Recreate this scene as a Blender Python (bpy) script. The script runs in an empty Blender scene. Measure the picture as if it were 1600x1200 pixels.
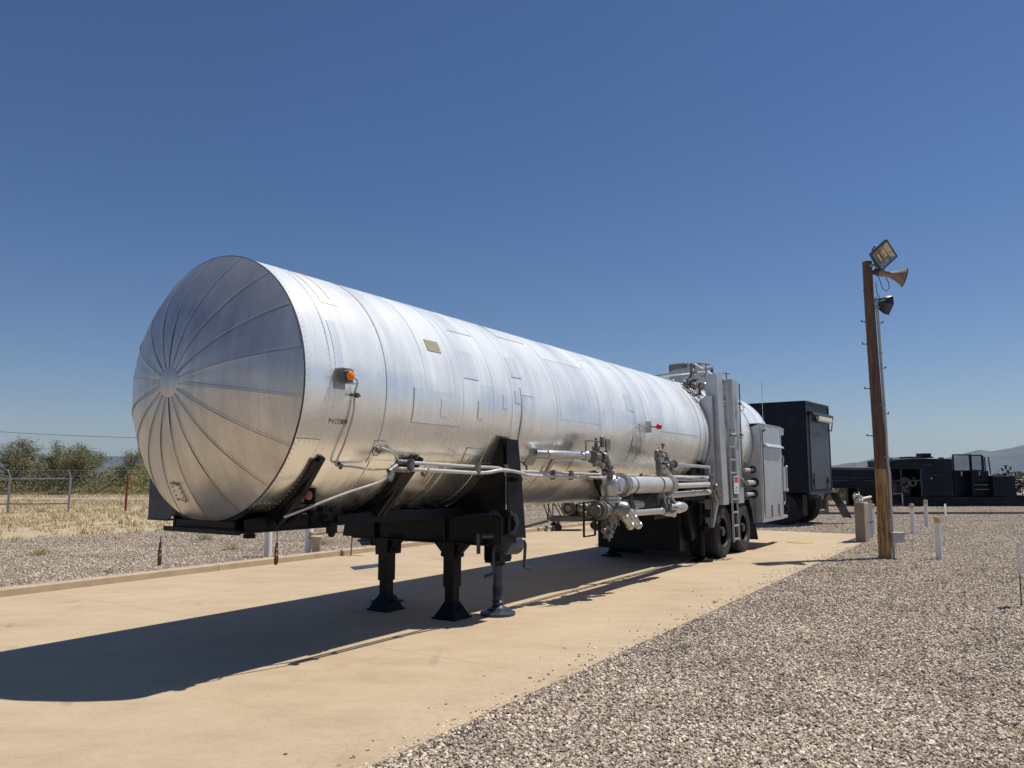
import bpy, bmesh, math, random
import numpy as np
from mathutils import Vector, Matrix, noise
random.seed(7); rng = np.random.default_rng(7)
R_ = math.radians
D = bpy.data
sc = bpy.context.scene
C = sc.collection

# ------------------------------------------------------------ camera, sky, sun
cam = D.objects.new('camera', D.cameras.new('camera')); C.objects.link(cam)
cam.location = (0, 0, 1.6); cam.rotation_euler = (R_(90 + 6.607), 0, 0)
cam.data.sensor_width = 36; cam.data.lens = 27.0
cam.data.clip_start = 0.1; cam.data.clip_end = 40000
sc.camera = cam
SUN_EL = R_(63.7); SUN_AZ = math.atan2(.947, .32)
w = D.worlds.new("World"); sc.world = w; w.use_nodes = True
nt = w.node_tree; nt.nodes.clear()
sky = nt.nodes.new('ShaderNodeTexSky'); sky.sky_type = 'NISHITA'; sky.sun_disc = False
sky.sun_elevation = SUN_EL; sky.sun_rotation = SUN_AZ
sky.altitude = 200; sky.air_density = 1.0; sky.dust_density = 0.1; sky.ozone_density = 1.8
bg = nt.nodes.new('ShaderNodeBackground'); bg.inputs['Strength'].default_value = 0.066
wo = nt.nodes.new('ShaderNodeOutputWorld')
hs = nt.nodes.new('ShaderNodeHueSaturation'); hs.inputs['Saturation'].default_value = 1.17; hs.inputs['Hue'].default_value = .5
nt.links.new(sky.outputs[0], hs.inputs['Color']); tn = nt.nodes.new('ShaderNodeMix'); tn.data_type = 'RGBA'; tn.blend_type = 'MULTIPLY'; tn.inputs[0].default_value = 1; tn.inputs[7].default_value = (.97, .96, 1.12, 1)
nt.links.new(hs.outputs[0], tn.inputs[6]); nt.links.new(tn.outputs[2], bg.inputs[0]); nt.links.new(bg.outputs[0], wo.inputs[0])
sl = D.lights.new('sun', 'SUN'); sl.energy = 4.8; sl.angle = R_(0.53); sl.color = (1, .96, .88)
so = D.objects.new('sun', sl); C.objects.link(so)
sd = Vector((math.cos(SUN_EL) * math.sin(SUN_AZ), math.cos(SUN_EL) * math.cos(SUN_AZ), math.sin(SUN_EL)))
so.rotation_euler = sd.to_track_quat('Z', 'Y').to_euler(); so.location = sd * 60
sc.view_settings.view_transform = 'Standard'; sc.view_settings.look = 'None'
sc.view_settings.exposure = 0.0; sc.view_settings.gamma = 1
sc.render.resolution_x = 1024; sc.render.resolution_y = 768
sc.render.engine = 'CYCLES'

# ------------------------------------------------------------ materials
def mat(name, col=(.5, .5, .5), rough=.6, metal=0., spec=.5):
    m = D.materials.new(name); m.use_nodes = True
    b = m.node_tree.nodes['Principled BSDF']
    b.inputs['Base Color'].default_value = (*col, 1); b.inputs['Roughness'].default_value = rough
    b.inputs['Metallic'].default_value = metal; b.inputs['Specular IOR Level'].default_value = spec
    return m
class NT:
    def __init__(s, m): s.t = m.node_tree; s.n = s.t.nodes; s.b = s.n['Principled BSDF']
    def new(s, ty, **kw):
        x = s.n.new(ty)
        for k, v in kw.items():
            if k in x.inputs: x.inputs[k].default_value = v
            else: setattr(x, k, v)
        return x
    def link(s, a, b): s.t.links.new(a, b)
    def coord(s, scale=(1, 1, 1), kind='Object', rot=(0, 0, 0)):
        c = s.new('ShaderNodeTexCoord'); m = s.new('ShaderNodeMapping')
        m.inputs['Scale'].default_value = scale; m.inputs['Rotation'].default_value = rot
        s.link(c.outputs[kind], m.inputs['Vector']); return m.outputs[0]
    def noise(s, vec, scale, detail=4, rough=.55, dist=0):
        x = s.new('ShaderNodeTexNoise'); x.inputs['Scale'].default_value = scale
        x.inputs['Detail'].default_value = detail; x.inputs['Roughness'].default_value = rough
        x.inputs['Distortion'].default_value = dist
        s.link(vec, x.inputs['Vector']); return x.outputs['Fac']
    def ramp(s, fac, stops, interp='LINEAR'):
        r = s.new('ShaderNodeValToRGB'); r.color_ramp.interpolation = interp
        e = r.color_ramp.elements
        while len(e) > 1: e.remove(e[-1])
        for i, (p, c) in enumerate(stops):
            el = e[0] if i == 0 else e.new(p)
            el.position = p; el.color = (*c, 1) if len(c) == 3 else c
        s.link(fac, r.inputs[0]); return r.outputs[0]
    def mix(s, fac, a, b, mode='MIX'):
        x = s.new('ShaderNodeMix'); x.data_type = 'RGBA'; x.blend_type = mode
        for v, k in ((fac, 0), (a, 6), (b, 7)):
            if isinstance(v, (int, float)): x.inputs[k].default_value = v
            elif isinstance(v, tuple): x.inputs[k].default_value = (*v, 1)
            else: s.link(v, x.inputs[k])
        return x.outputs[2]
    def rng(s, v, a, b, c, d):
        x = s.new('ShaderNodeMapRange')
        for i, q in enumerate((a, b, c, d)): x.inputs[i + 1].default_value = q
        s.link(v, x.inputs[0]); return x.outputs[0]
    def bump(s, h, strength, dist, normal=None):
        x = s.new('ShaderNodeBump'); x.inputs['Strength'].default_value = strength
        x.inputs['Distance'].default_value = dist; s.link(h, x.inputs['Height'])
        if normal is not None: s.link(normal, x.inputs['Normal'])
        return x.outputs[0]
def g3(v): return (v, v, v)
def worn(name, col, col2, rough=.5, metal=0., scale=3, bump=.15, dist=.004, stretch=(1, 1, 1), lo=.35, hi=.7, r2=None):
    m = mat(name, col, rough, metal); n = NT(m)
    v = n.coord(stretch); f = n.noise(v, scale, 6, .65)
    n.link(n.ramp(f, [(lo, col), (hi, col2)]), n.b.inputs['Base Color'])
    f2 = n.noise(v, scale * 6, 4)
    n.link(n.rng(f2, .3, .7, rough - .08, (r2 or rough) + .12), n.b.inputs['Roughness'])
    if bump: n.link(n.bump(f2, bump, dist), n.b.inputs['Normal'])
    return m

def aluminium(name, base=(.80, .82, .84), dull=(.66, .70, .74), r0=.22, r1=.42, streak=(9, .5, .5), metal=.93, wav=.5, oxide_glare=0.):
    m = mat(name, base, .3, metal); n = NT(m)
    v = n.coord((1, 1, 1)); vs = n.coord(streak)
    blot = n.noise(v, 1.6, 7, .62); st = n.noise(vs, 1.6, 6, .6); fine = n.noise(vs, 9, 5, .65); cloud = n.noise(n.coord((1, .45, .45)), 2.2, 5, .55, .3)
    band = n.noise(n.coord((1.6, .02, .02)), 1.4, 2, .5)
    f = n.mix(.5, st, blot); f = n.mix(.3, f, band)
    col = n.ramp(f, [(.36, dull), (.62, base)])
    # fine grime runs and dull clouds in the skin itself
    col = n.mix(n.rng(fine, .50, .72, 0, .3), col, tuple(c * .72 for c in dull)); col = n.mix(n.rng(cloud, .55, .78, 0, .22), col, tuple(c * .8 for c in dull))
    n.link(col, n.b.inputs['Base Color'])
    g = n.mix(.5, n.mix(.5, cloud, fine), band)
    n.link(n.rng(g, .36, .64, r0, r1), n.b.inputs['Roughness'])
    if oxide_glare:   # oxidised streaks, plus sky glare painted in above the reflected horizon
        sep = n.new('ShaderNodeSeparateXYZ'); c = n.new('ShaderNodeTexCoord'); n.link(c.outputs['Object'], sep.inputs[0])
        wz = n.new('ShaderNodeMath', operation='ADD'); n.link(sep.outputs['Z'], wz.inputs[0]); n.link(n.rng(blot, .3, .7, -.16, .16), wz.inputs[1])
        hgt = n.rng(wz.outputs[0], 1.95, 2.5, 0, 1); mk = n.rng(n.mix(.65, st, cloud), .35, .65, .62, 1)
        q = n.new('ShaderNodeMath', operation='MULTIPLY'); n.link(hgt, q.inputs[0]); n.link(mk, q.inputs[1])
        n.link(n.rng(q.outputs[0], 0, 1, metal, metal - oxide_glare), n.b.inputs['Metallic'])
    big = n.noise(n.coord((1, .8, .8)), 1.1, 2, .5); bf = n.noise(n.coord((3.2, 1, 1)), 2.2, 3, .5)
    b1 = n.bump(big, wav, .035); b2 = n.bump(bf, wav * .5, .012, b1); b3 = n.bump(fine, .05, .002, b2)
    n.link(b3, n.b.inputs['Normal'])
    return m
M = {}
M['alu'] = aluminium('brushed_aluminium_jacket', (.93, .95, .94), (.84, .86, .86), .20, .34, (11, .35, .35), metal=.95, wav=.8, oxide_glare=.90)
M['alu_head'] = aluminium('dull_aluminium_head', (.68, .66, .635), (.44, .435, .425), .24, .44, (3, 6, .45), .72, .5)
M['alu_patch'] = aluminium('patch_aluminium', (.90, .925, .93), (.81, .84, .85), .2, .33, (11, .35, .35), metal=.95, wav=.8, oxide_glare=.83)
M['alu_band'] = aluminium('band_aluminium', (.92, .91, .89), (.84, .84, .83), .24, .40, metal=.93, oxide_glare=.82)
M['seam'] = mat('seam_sealant', (.26, .26, .26), .6, .3)
M['edge'] = mat('dark_edge_gap', (.05, .05, .055), .6, .2)
M['rivet'] = mat('rivet_heads', (.62, .62, .63), .45, .4)
M['dark_rivet'] = mat('dark_rivet_heads', (.09, .085, .08), .6, .3)
M['galv'] = worn('painted_silver_steel', (.42, .43, .44), (.52, .53, .54), .42, .55, 2.2, .1, .003)
M['cab'] = worn('silver_cabinet_paint', (.44, .46, .48), (.55, .57, .585), .40, .6, 1.6, .1, .003, (1, 1, .6))
M['pipe'] = worn('polished_steel_pipe', (.46, .45, .43), (.62, .61, .59), .36, .7, 5, .08, .002)
M['pipe_white'] = worn('white_painted_pipe', (.52, .51, .48), (.66, .65, .62), .38, .35, 5, .08, .002)
M['valve'] = worn('cast_valve_metal', (.13, .125, .115), (.36, .35, .33), .46, .7, 14, .4, .004)
M['valve_dark'] = worn('dark_fitting', (.05, .05, .05), (.12, .115, .11), .5, .5, 14, .3, .003)
M['brass'] = worn('aged_brass', (.30, .16, .08), (.42, .25, .14), .45, .8, 12, .2, .002)
M['black'] = worn('black_chassis_paint', (.0035, .004, .0055), (.009, .010, .013), .36, 0, 4, .15, .003)
M['navy'] = worn('blue_black_paint', (.0045, .008, .017), (.009, .015, .029), .40, 0, 1.5, .12, .004, (1, 1, .5))
M['navy_rear'] = worn('scuffed_blue_black_door', (.016, .022, .038), (.05, .06, .085), .38, 0, 1.3, .15, .004, (.6, .6, 2.2), .4, .8)
M['navy_metal'] = worn('dark_blue_patch', (.03, .04, .06), (.055, .07, .10), .36, .3, 5, .15, .003)
for k_ in ('black', 'navy'): M[k_].node_tree.nodes['Principled BSDF'].inputs['Specular IOR Level'].default_value = .17
def wear(m, col, thr, scale, col2=None, amt=.8):
    """chips, rust or dust over an existing paint"""
    n = NT(m); src = n.b.inputs['Base Color'].links[0].from_socket; v = n.coord((1, 1, 1))
    f = n.noise(v, scale, 8, .75, .3); n.link(n.mix(n.rng(f, thr, thr + .05, 0, amt), src, col), n.b.inputs['Base Color'])
    if col2:
        src = n.b.inputs['Base Color'].links[0].from_socket; g = n.noise(n.coord((.8, .8, 2.2)), scale * .25, 6, .6); n.link(n.mix(n.rng(g, .5, .72, 0, .35), src, col2), n.b.inputs['Base Color'])
wear(M['black'], (.07, .03, .018), .66, 9, (.030, .026, .022)); wear(M['navy'], (.05, .055, .07), .68, 5, (.026, .032, .045)); wear(M['navy_rear'], (.10, .11, .13), .64, 3)
wear(M['valve'], (.14, .075, .045), .62, 16, (.22, .20, .17)); wear(M['pipe'], (.20, .16, .12), .64, 10); wear(M['pipe_white'], (.28, .23, .17), .66, 9, (.42, .38, .32)); wear(M['galv'], (.26, .24, .21), .66, 6, (.34, .335, .32)); wear(M['cab'], (.30, .29, .27), .67, 5, (.38, .385, .385))
M['rubber'] = worn('tyre_rubber', (.018, .018, .019), (.04, .038, .036), .85, 0, 6, .3, .004)
M['rim'] = worn('wheel_rim_black', (.03, .03, .035), (.07, .07, .08), .4, .3, 6, .2, .003)
M['chrome'] = mat('bright_hub_metal', (.7, .7, .7), .2, 1)
M['amber'] = mat('amber_lens', (.85, .22, .01), .12); M['red'] = mat('red_lens', (.62, .03, .015), .2)
M['redrefl'] = mat('faded_red_reflector', (.60, .20, .18), .45)
M['white'] = worn('white_paint', (.70, .70, .68), (.80, .80, .78), .5, 0, 6, .08, .002)
M['black_ink'] = mat('black_lettering', (.02, .02, .02), .6)
M['grey_ink'] = mat('grey_lettering', (.25, .30, .36), .6)
M['stencil'] = mat('brown_stencil_ink', (.16, .12, .07), .6)
M['redsign'] = mat('red_sign_panel', (.55, .04, .06), .5)
M['redtag'] = mat('red_tag', (.25, .015, .02), .5)
M['browntag'] = mat('brown_tag', (.16, .07, .03), .55)
M['cream_cap'] = worn('yellow_cap', (.52, .36, .12), (.66, .48, .20), .5, 0, 9, .1, .002)
M['beige'] = worn('beige_enamel', (.42, .35, .26), (.50, .43, .33), .5, 0, 3, .1, .002)
M['beige_dark'] = worn('brown_beige_enamel', (.22, .18, .15), (.27, .22, .18), .55, 0, 3, .1, .002)
M['olive'] = worn('olive_grey_paint', (.07, .075, .06), (.12, .125, .10), .55, .1, 5, .15, .003)
M['redpipe'] = mat('dull_red_paint', (.30, .04, .03), .5)
M['orange_pipe'] = worn('tan_yellow_pipe', (.42, .28, .14), (.60, .46, .30), .5, 0, 8, .2, .003)
M['rusty'] = worn('rust_red_post', (.16, .025, .02), (.26, .05, .03), .7, 0, 6, .2, .003)
M['fence'] = worn('galvanised_fence', (.30, .31, .32), (.42, .43, .44), .45, .7, 8, .1, .002)
M['conduit'] = worn('grey_conduit', (.38, .38, .37), (.48, .48, .47), .5, .2, 8, .1, .002)
M['wire'] = mat('black_cable', (.02, .02, .022), .5)
M['glass'] = mat('floodlight_glass', (.30, .28, .22), .12, 0.0, .8)
M['reflector'] = mat('floodlight_reflector', (.55, .50, .40), .25, .9)
M['horn'] = worn('sunburnt_horn_metal', (.20, .13, .09), (.38, .24, .17), .6, .1, 7, .2, .003)
M['stain'] = worn('yellowed_resin_stain', (.62, .55, .42), (.80, .76, .68), .45, .4, 6, .1, .002, (9, 1, 1))
M['tanpatch'] = worn('tan_filler_patch', (.24, .22, .14), (.40, .37, .26), .75, 0, 30, .2, .002)
M['awning'] = mat('awning_light_diffuser', (.62, .58, .48), .5)

def wood_mat():
    m = mat('creosoted_pole_wood', (.1, .06, .04), .8); n = NT(m)
    v = n.coord((9, 9, .55)); g = n.noise(v, 3.5, 8, .7, .4)
    dark = n.ramp(g, [(.3, (.045, .026, .016)), (.5, (.125, .068, .042)), (.72, (.22, .135, .085))])
    pale = n.ramp(g, [(.36, (.05, .026, .012)), (.46, (.30, .18, .065)), (.62, (.46, .30, .12)), (.8, (.56, .40, .19))])
    sep = n.new('ShaderNodeSeparateXYZ'); c = n.new('ShaderNodeTexCoord'); n.link(c.outputs['Object'], sep.inputs[0])
    wob = n.noise(n.coord((6, 6, .1)), 3, 2); a = n.new('ShaderNodeMath', operation='ADD')
    n.link(sep.outputs['Z'], a.inputs[0]); n.link(n.rng(wob, 0, 1, -.03, .03), a.inputs[1])
    n.link(n.mix(n.rng(a.outputs[0], 1.66, 1.69, 0, 1), pale, dark), n.b.inputs['Base Color'])
    n.link(n.bump(g, .7, .015), n.b.inputs['Normal']); return m
M['wood'] = wood_mat()

def concrete_mat():
    m = mat('tan_concrete', (.5, .4, .3), .85); n = NT(m)
    v = n.coord(); big = n.noise(v, .35, 6, .6); mid = n.noise(n.coord((1, 2.2, 1), rot=(0, 0, .5)), 1.3, 8, .7, .3)
    fine = n.noise(v, 60, 4, .7)
    base = n.ramp(n.mix(.5, big, mid), [(.30, (.375, .272, .170)), (.46, (.476, .357, .229)), (.58, (.525, .404, .265)), (.75, (.60, .478, .33))])
    spk = n.ramp(fine, [(.25, g3(.82)), (.5, g3(1)), (.8, g3(1.06))])
    base = n.mix(1, base, spk, 'MULTIPLY')
    # trowel scuffs running across
    sc1 = n.noise(n.coord((.5, 7, 1), rot=(0, 0, -.75)), 2.2, 6, .75, .6)
    base = n.mix(n.rng(sc1, .62, .74, 0, .22), base, (.72, .62, .5))
    st = n.noise(v, .9, 4, .55, 1.0); base = n.mix(n.rng(st, .62, .76, 0, .36), base, (.40, .21, .12))
    st2 = n.noise(n.coord((1.4, .6, 1)), .75, 5, .6, .8); base = n.mix(n.rng(st2, .65, .74, 0, .38), base, (.20, .16, .12))
    # hairline cracks
    vo = n.new('ShaderNodeTexVoronoi', feature='DISTANCE_TO_EDGE'); vo.inputs['Scale'].default_value = .22
    wv = n.new('ShaderNodeVectorMath', operation='ADD'); nn = n.new('ShaderNodeTexNoise'); nn.inputs['Scale'].default_value = 1.5
    n.link(v, nn.inputs['Vector']); sc_ = n.new('ShaderNodeVectorMath', operation='SCALE'); sc_.inputs['Scale'].default_value = .8
    n.link(nn.outputs['Color'], sc_.inputs[0]); n.link(v, wv.inputs[0]); n.link(sc_.outputs[0], wv.inputs[1]); n.link(wv.outputs[0], vo.inputs['Vector'])
    base = n.mix(n.rng(vo.outputs['Distance'], .0, .0018, .22, 0), base, (.18, .13, .08))
    c2 = n.new('ShaderNodeTexCoord'); mp = n.new('ShaderNodeMapping'); mp.vector_type = 'TEXTURE'; mp.inputs['Rotation'].default_value = (0, 0, math.pi / 2 - .576); mp.inputs['Location'].default_value = (-2.6, 6.62, 0)
    n.link(c2.outputs['Object'], mp.inputs['Vector']); sp = n.new('ShaderNodeSeparateXYZ'); n.link(mp.outputs[0], sp.inputs[0]); brk = n.noise(v, 2.5, 4, .7)
    for out, off, period in (('X', 1.3, 6.1), ('Y', 3.25, 50.)):
        pp = n.new('ShaderNodeMath', operation='PINGPONG'); pp.inputs[1].default_value = period / 2; ad = n.new('ShaderNodeMath', operation='ADD'); ad.inputs[1].default_value = period * 8 - off
        n.link(sp.outputs[out], ad.inputs[0]); n.link(ad.outputs[0], pp.inputs[0]); ln = n.rng(pp.outputs[0], .003, .008, 1, 0); q = n.new('ShaderNodeMath', operation='MULTIPLY'); n.link(ln, q.inputs[0]); n.link(n.rng(brk, .35, .55, .15, .6), q.inputs[1])
        base = n.mix(q.outputs[0], base, (.22, .16, .10))
    dv = n.new('ShaderNodeTexVoronoi'); dv.inputs['Scale'].default_value = 1.1; n.link(wv.outputs[0], dv.inputs['Vector']); dm = n.noise(v, .4, 3)
    q = n.new('ShaderNodeMath', operation='MULTIPLY'); n.link(n.rng(dv.outputs['Distance'], .03, .10, .5, 0), q.inputs[0]); n.link(n.rng(dm, .48, .6, 0, 1), q.inputs[1]); base = n.mix(q.outputs[0], base, (.17, .12, .085))
    tv = n.noise(n.coord((.22, 5, 1), rot=(0, 0, .576 - math.pi / 2)), 1.0, 5, .7); base = n.mix(n.rng(tv, .56, .70, 0, .22), base, (.30, .22, .15))
    # gritty dust tracked in from the gravel edge
    ed = n.rng(sp.outputs['Y'], -2.75, -1.7, 1, 0); gr = n.noise(v, 18, 6, .8); q = n.new('ShaderNodeMath', operation='MULTIPLY'); n.link(ed, q.inputs[0]); n.link(n.rng(gr, .5, .62, 0, .5), q.inputs[1]); base = n.mix(q.outputs[0], base, (.30, .235, .16))
    n.link(base, n.b.inputs['Base Color'])
    b1 = n.bump(fine, .18, .004); n.link(n.bump(mid, .25, .01, b1), n.b.inputs['Normal']); return m
M['concrete'] = concrete_mat()
M['curb'] = worn('curb_concrete', (.40, .31, .21), (.52, .41, .29), .85, 0, 4, .3, .004)

def gravel_mat():
    m = mat('crushed_stone_bed', (.3, .28, .25), .9); n = NT(m)
    v = n.coord()
    vo = n.new('ShaderNodeTexVoronoi'); vo.inputs['Scale'].default_value = 34; n.link(v, vo.inputs['Vector'])
    sep = n.new('ShaderNodeSeparateColor'); n.link(vo.outputs['Color'], sep.inputs[0])
    col = n.ramp(sep.outputs[0], [(.0, (0.070, 0.055, 0.045)), (.2, (0.163, 0.130, 0.103)), (.42, (0.314, 0.253, 0.191)), (.62, (0.442, 0.353, 0.269)), (.8, (0.581, 0.486, 0.382)), (1, (0.790, 0.696, 0.578))])
    big = n.noise(v, .5, 5, .6); col = n.mix(1, col, n.ramp(big, [(.3, g3(.82)), (.7, g3(1.1))]), 'MULTIPLY')
    n.link(col, n.b.inputs['Base Color'])
    n.link(n.bump(vo.outputs['Distance'], 1, -.02), n.b.inputs['Normal']); return m
M['gravel'] = gravel_mat()
def stone_mat():
    m = mat('gravel_stone', (.4, .38, .34), .85); n = NT(m)
    oi = n.new('ShaderNodeObjectInfo')
    col = n.ramp(oi.outputs['Random'], [(0, (0.116, 0.094, 0.078)), (.12, (0.210, 0.166, 0.134)), (.3, (0.359, 0.288, 0.223)), (.48, (0.512, 0.410, 0.310)), (.64, (0.616, 0.503, 0.382)), (.78, (0.546, 0.387, 0.279)), (.86, (0.744, 0.630, 0.496)), (1, (0.929, 0.840, 0.712))])
    lc = oi.outputs['Location']; f = n.noise(lc, .9, 5, .65); col = n.mix(1, col, n.ramp(f, [(.32, g3(.70)), (.5, g3(.98)), (.7, g3(1.15))]), 'MULTIPLY'); d = n.noise(lc, .45, 5, .7); col = n.mix(n.rng(d, .60, .70, 0, .55), col, (.20, .135, .085))
    n.link(col, n.b.inputs['Base Color']); return m
M['stone'] = stone_mat()
def desert_mat():
    m = mat('desert_soil', (.3, .24, .16), .95); n = NT(m)
    v = n.coord(); a = n.noise(v, .12, 8, .65); b = n.noise(v, 3, 6, .7); f = n.noise(v, 14, 5, .75)
    col = n.ramp(n.mix(.5, a, b), [(.3, (.30, .22, .135)), (.5, (.48, .375, .235)), (.7, (.58, .48, .33))])
    col = n.mix(1, col, n.ramp(f, [(.3, g3(.6)), (.6, g3(1.12))]), 'MULTIPLY')
    far = n.noise(v, .012, 6, .7); 
    c = n.new('ShaderNodeTexCoord'); ln = n.new('ShaderNodeVectorMath', operation='LENGTH'); n.link(c.outputs['Object'], ln.inputs[0])
    scrub = n.ramp(n.noise(v, .09, 9, .85), [(.42, (.10, .10, .055)), (.58, (.27, .215, .14))])
    col = n.mix(n.rng(ln.outputs['Value'], 70, 160, 0, 1), col, scrub)
    n.link(col, n.b.inputs['Base Color']); n.link(n.bump(f, .6, .05), n.b.inputs['Normal']); return m
M['desert'] = desert_mat()
M['dirt'] = worn('pale_dirt', (.36, .30, .22), (.46, .39, .30), .95, 0, 2, .3, .01)
def grass_mat():
    m = mat('dry_grass', (.5, .4, .2), .8); n = NT(m); v = n.coord()
    a = n.noise(v, 1.1, 5, .7); b = n.noise(v, 9, 3, .7)
    col = n.ramp(n.mix(.5, a, b), [(.34, (.30, .225, .12)), (.47, (.52, .41, .235)), (.6, (.66, .55, .36)), (.75, (.76, .67, .49))])
    gr = n.noise(v, .35, 4, .6); col = n.mix(n.rng(gr, .60, .70, 0, .55), col, (.20, .21, .10))
    n.link(col, n.b.inputs['Base Color']); return m
M['grass'] = grass_mat()
def leaf_mat(name, a, b, c):
    m = mat(name, a, .65); n = NT(m); v = n.coord()
    f = n.noise(v, 1.4, 5, .7); f2 = n.noise(v, 7, 3, .6)
    n.link(n.ramp(n.mix(.5, f, f2), [(.36, a), (.5, b), (.66, c)]), n.b.inputs['Base Color'])
    n.b.inputs['Transmission Weight'].default_value = 0; return m
M['leaf_olive'] = leaf_mat('mesquite_leaf', (.10, .105, .045), (.215, .21, .10), (.35, .33, .19))
M['leaf_yellow'] = leaf_mat('palo_verde_leaf', (.17, .18, .06), (.33, .32, .12), (.47, .44, .20))
M['bark'] = worn('mesquite_bark', (.05, .038, .03), (.11, .09, .07), .9, 0, 6, .4, .01)
def mountain_mat():
    m = mat('mountain_rock', (.2, .15, .12), 1); n = NT(m); v = n.coord()
    f = n.noise(v, .0035, 9, .68)
    n.link(n.ramp(f, [(.35, (.035, .032, .033)), (.55, (.09, .075, .065)), (.7, (.16, .13, .11))]), n.b.inputs['Base Color']); return m
M['mountain'] = mountain_mat()

# ------------------------------------------------------------ mesh helpers
def rotm(a, b=None):
    """frame whose z axis runs along a"""
    z = Vector(a).normalized(); up = Vector((0, 0, 1)) if abs(z.z) < .95 else Vector((1, 0, 0))
    x = up.cross(z).normalized(); y = z.cross(x); return Matrix((x, y, z)).transposed()
class MB:
    def __init__(s): s.bm = bmesh.new()
    def verts(s, pts): return [s.bm.verts.new(p) for p in pts]
    def face(s, vs):
        try: return s.bm.faces.new(vs)
        except ValueError: return None
    def box(s, c, d, rot=None):
        c = Vector(c); r = rot if rot is not None else Matrix.Identity(3)
        if isinstance(r, tuple):
            from mathutils import Euler
            r = Euler(r).to_matrix()
        v = s.verts([c + r @ Vector((sx * d[0] / 2, sy * d[1] / 2, sz * d[2] / 2)) for sx in (-1, 1) for sy in (-1, 1) for sz in (-1, 1)])
        for f in ((0, 1, 3, 2), (4, 6, 7, 5), (0, 4, 5, 1), (2, 3, 7, 6), (0, 2, 6, 4), (1, 5, 7, 3)): s.face([v[i] for i in f])
        return s
    def bar(s, a, b, wd, ht, up=(0, 0, 1)):
        a = Vector(a); b = Vector(b); z = (b - a).normalized(); u = Vector(up)
        if abs(z.dot(u)) > .98: u = Vector((1, 0, 0))
        x = u.cross(z).normalized(); y = z.cross(x); r = Matrix((x, y, z)).transposed()
        return s.box((a + b) / 2, (wd, ht, (b - a).length), r)
    def cyl(s, a, b, r, r2=None, n=16, cap=True):
        a = Vector(a); b = Vector(b); r2 = r if r2 is None else r2; m = rotm(b - a)
        A = s.verts([a + m @ Vector((r * math.cos(t), r * math.sin(t), 0)) for t in [2 * math.pi * i / n for i in range(n)]])
        B = s.verts([b + m @ Vector((r2 * math.cos(t), r2 * math.sin(t), 0)) for t in [2 * math.pi * i / n for i in range(n)]])
        for i in range(n): s.face([A[i], A[(i + 1) % n], B[(i + 1) % n], B[i]])
        if cap: s.face(A[::-1]); s.face(B)
        return s
    def lathe(s, a, axis, prof, n=32, cap=True):
        """prof: list of (distance along axis, radius)"""
        a = Vector(a); m = rotm(axis); z = Vector(axis).normalized(); rings = []
        for d, r in prof:
            rings.append(s.verts([a + z * d + m @ Vector((r * math.cos(t), r * math.sin(t), 0)) for t in [2 * math.pi * i / n for i in range(n)]]))
        for A, B in zip(rings, rings[1:]):
            for i in range(n): s.face([A[i], A[(i + 1) % n], B[(i + 1) % n], B[i]])
        if cap: s.face(rings[0][::-1]); s.face(rings[-1])
        return s
    def tube(s, pts, r, n=8, cap=True):
        pts = [Vector(p) for p in pts]; rings = []; prev = None
        rs = r if isinstance(r, (list, tuple)) else [r] * len(pts)
        for i, p in enumerate(pts):
            d = (pts[min(i + 1, len(pts) - 1)] - pts[max(i - 1, 0)]).normalized()
            if prev is None: x = rotm(d).col[0]
            else: x = (prev - d * prev.dot(d)).normalized()
            prev = x; y = d.cross(x)
            rings.append(s.verts([p + (x * math.cos(t) + y * math.sin(t)) * rs[i] for t in [2 * math.pi * k / n for k in range(n)]]))
        for A, B in zip(rings, rings[1:]):
            for i in range(n): s.face([A[i], A[(i + 1) % n], B[(i + 1) % n], B[i]])
        if cap: s.face(rings[0][::-1]); s.face(rings[-1])
        return s
    def prism(s, poly, vec):
        """poly: 3d points of a flat outline, extruded by vec"""
        v = Vector(vec); A = s.verts(poly); B = s.verts([Vector(p) + v for p in poly]); n = len(poly)
        s.face(A); s.face(B[::-1])
        for i in range(n): s.face([A[i], B[i], B[(i + 1) % n], A[(i + 1) % n]])
        return s
    def ball(s, c, r, sub=2, sc=(1, 1, 1)):
        t = bmesh.ops.create_icosphere(s.bm, subdivisions=sub, radius=r)
        for v in t['verts']: v.co = Vector((v.co.x * sc[0], v.co.y * sc[1], v.co.z * sc[2])) + Vector(c)
        return s
    def torus(s, c, axis, R, r, n=32, k=8):
        m = rotm(axis); c = Vector(c); rings = []
        for i in range(n):
            a = 2 * math.pi * i / n; d = Vector((math.cos(a), math.sin(a), 0))
            rings.append(s.verts([c + m @ (d * (R + r * math.cos(b)) + Vector((0, 0, r * math.sin(b)))) for b in [2 * math.pi * j / k for j in range(k)]]))
        for i in range(n):
            A = rings[i]; B = rings[(i + 1) % n]
            for j in range(k): s.face([A[j], A[(j + 1) % k], B[(j + 1) % k], B[j]])
        return s
    def pieces(s, margin=.03):
        """groups of faces that touch or nearly touch (by bounding box)"""
        bm = s.bm; bm.verts.index_update(); seen = [-1] * len(bm.verts); comps = []
        bm.verts.ensure_lookup_table()
        for v in bm.verts:
            if seen[v.index] >= 0: continue
            st = [v]; seen[v.index] = len(comps); cur = []
            while st:
                a = st.pop(); cur.append(a)
                for e in a.link_edges:
                    b = e.other_vert(a)
                    if seen[b.index] < 0: seen[b.index] = len(comps); st.append(b)
            comps.append(cur)
        if len(comps) < 2 or len(comps) > 260: return None
        lo = np.array([np.min([list(v.co) for v in c], 0) for c in comps]) - margin / 2; hi = np.array([np.max([list(v.co) for v in c], 0) for c in comps]) + margin / 2
        par = list(range(len(comps)))
        def find(i):
            while par[i] != i: i = par[i]
            return i
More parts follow.
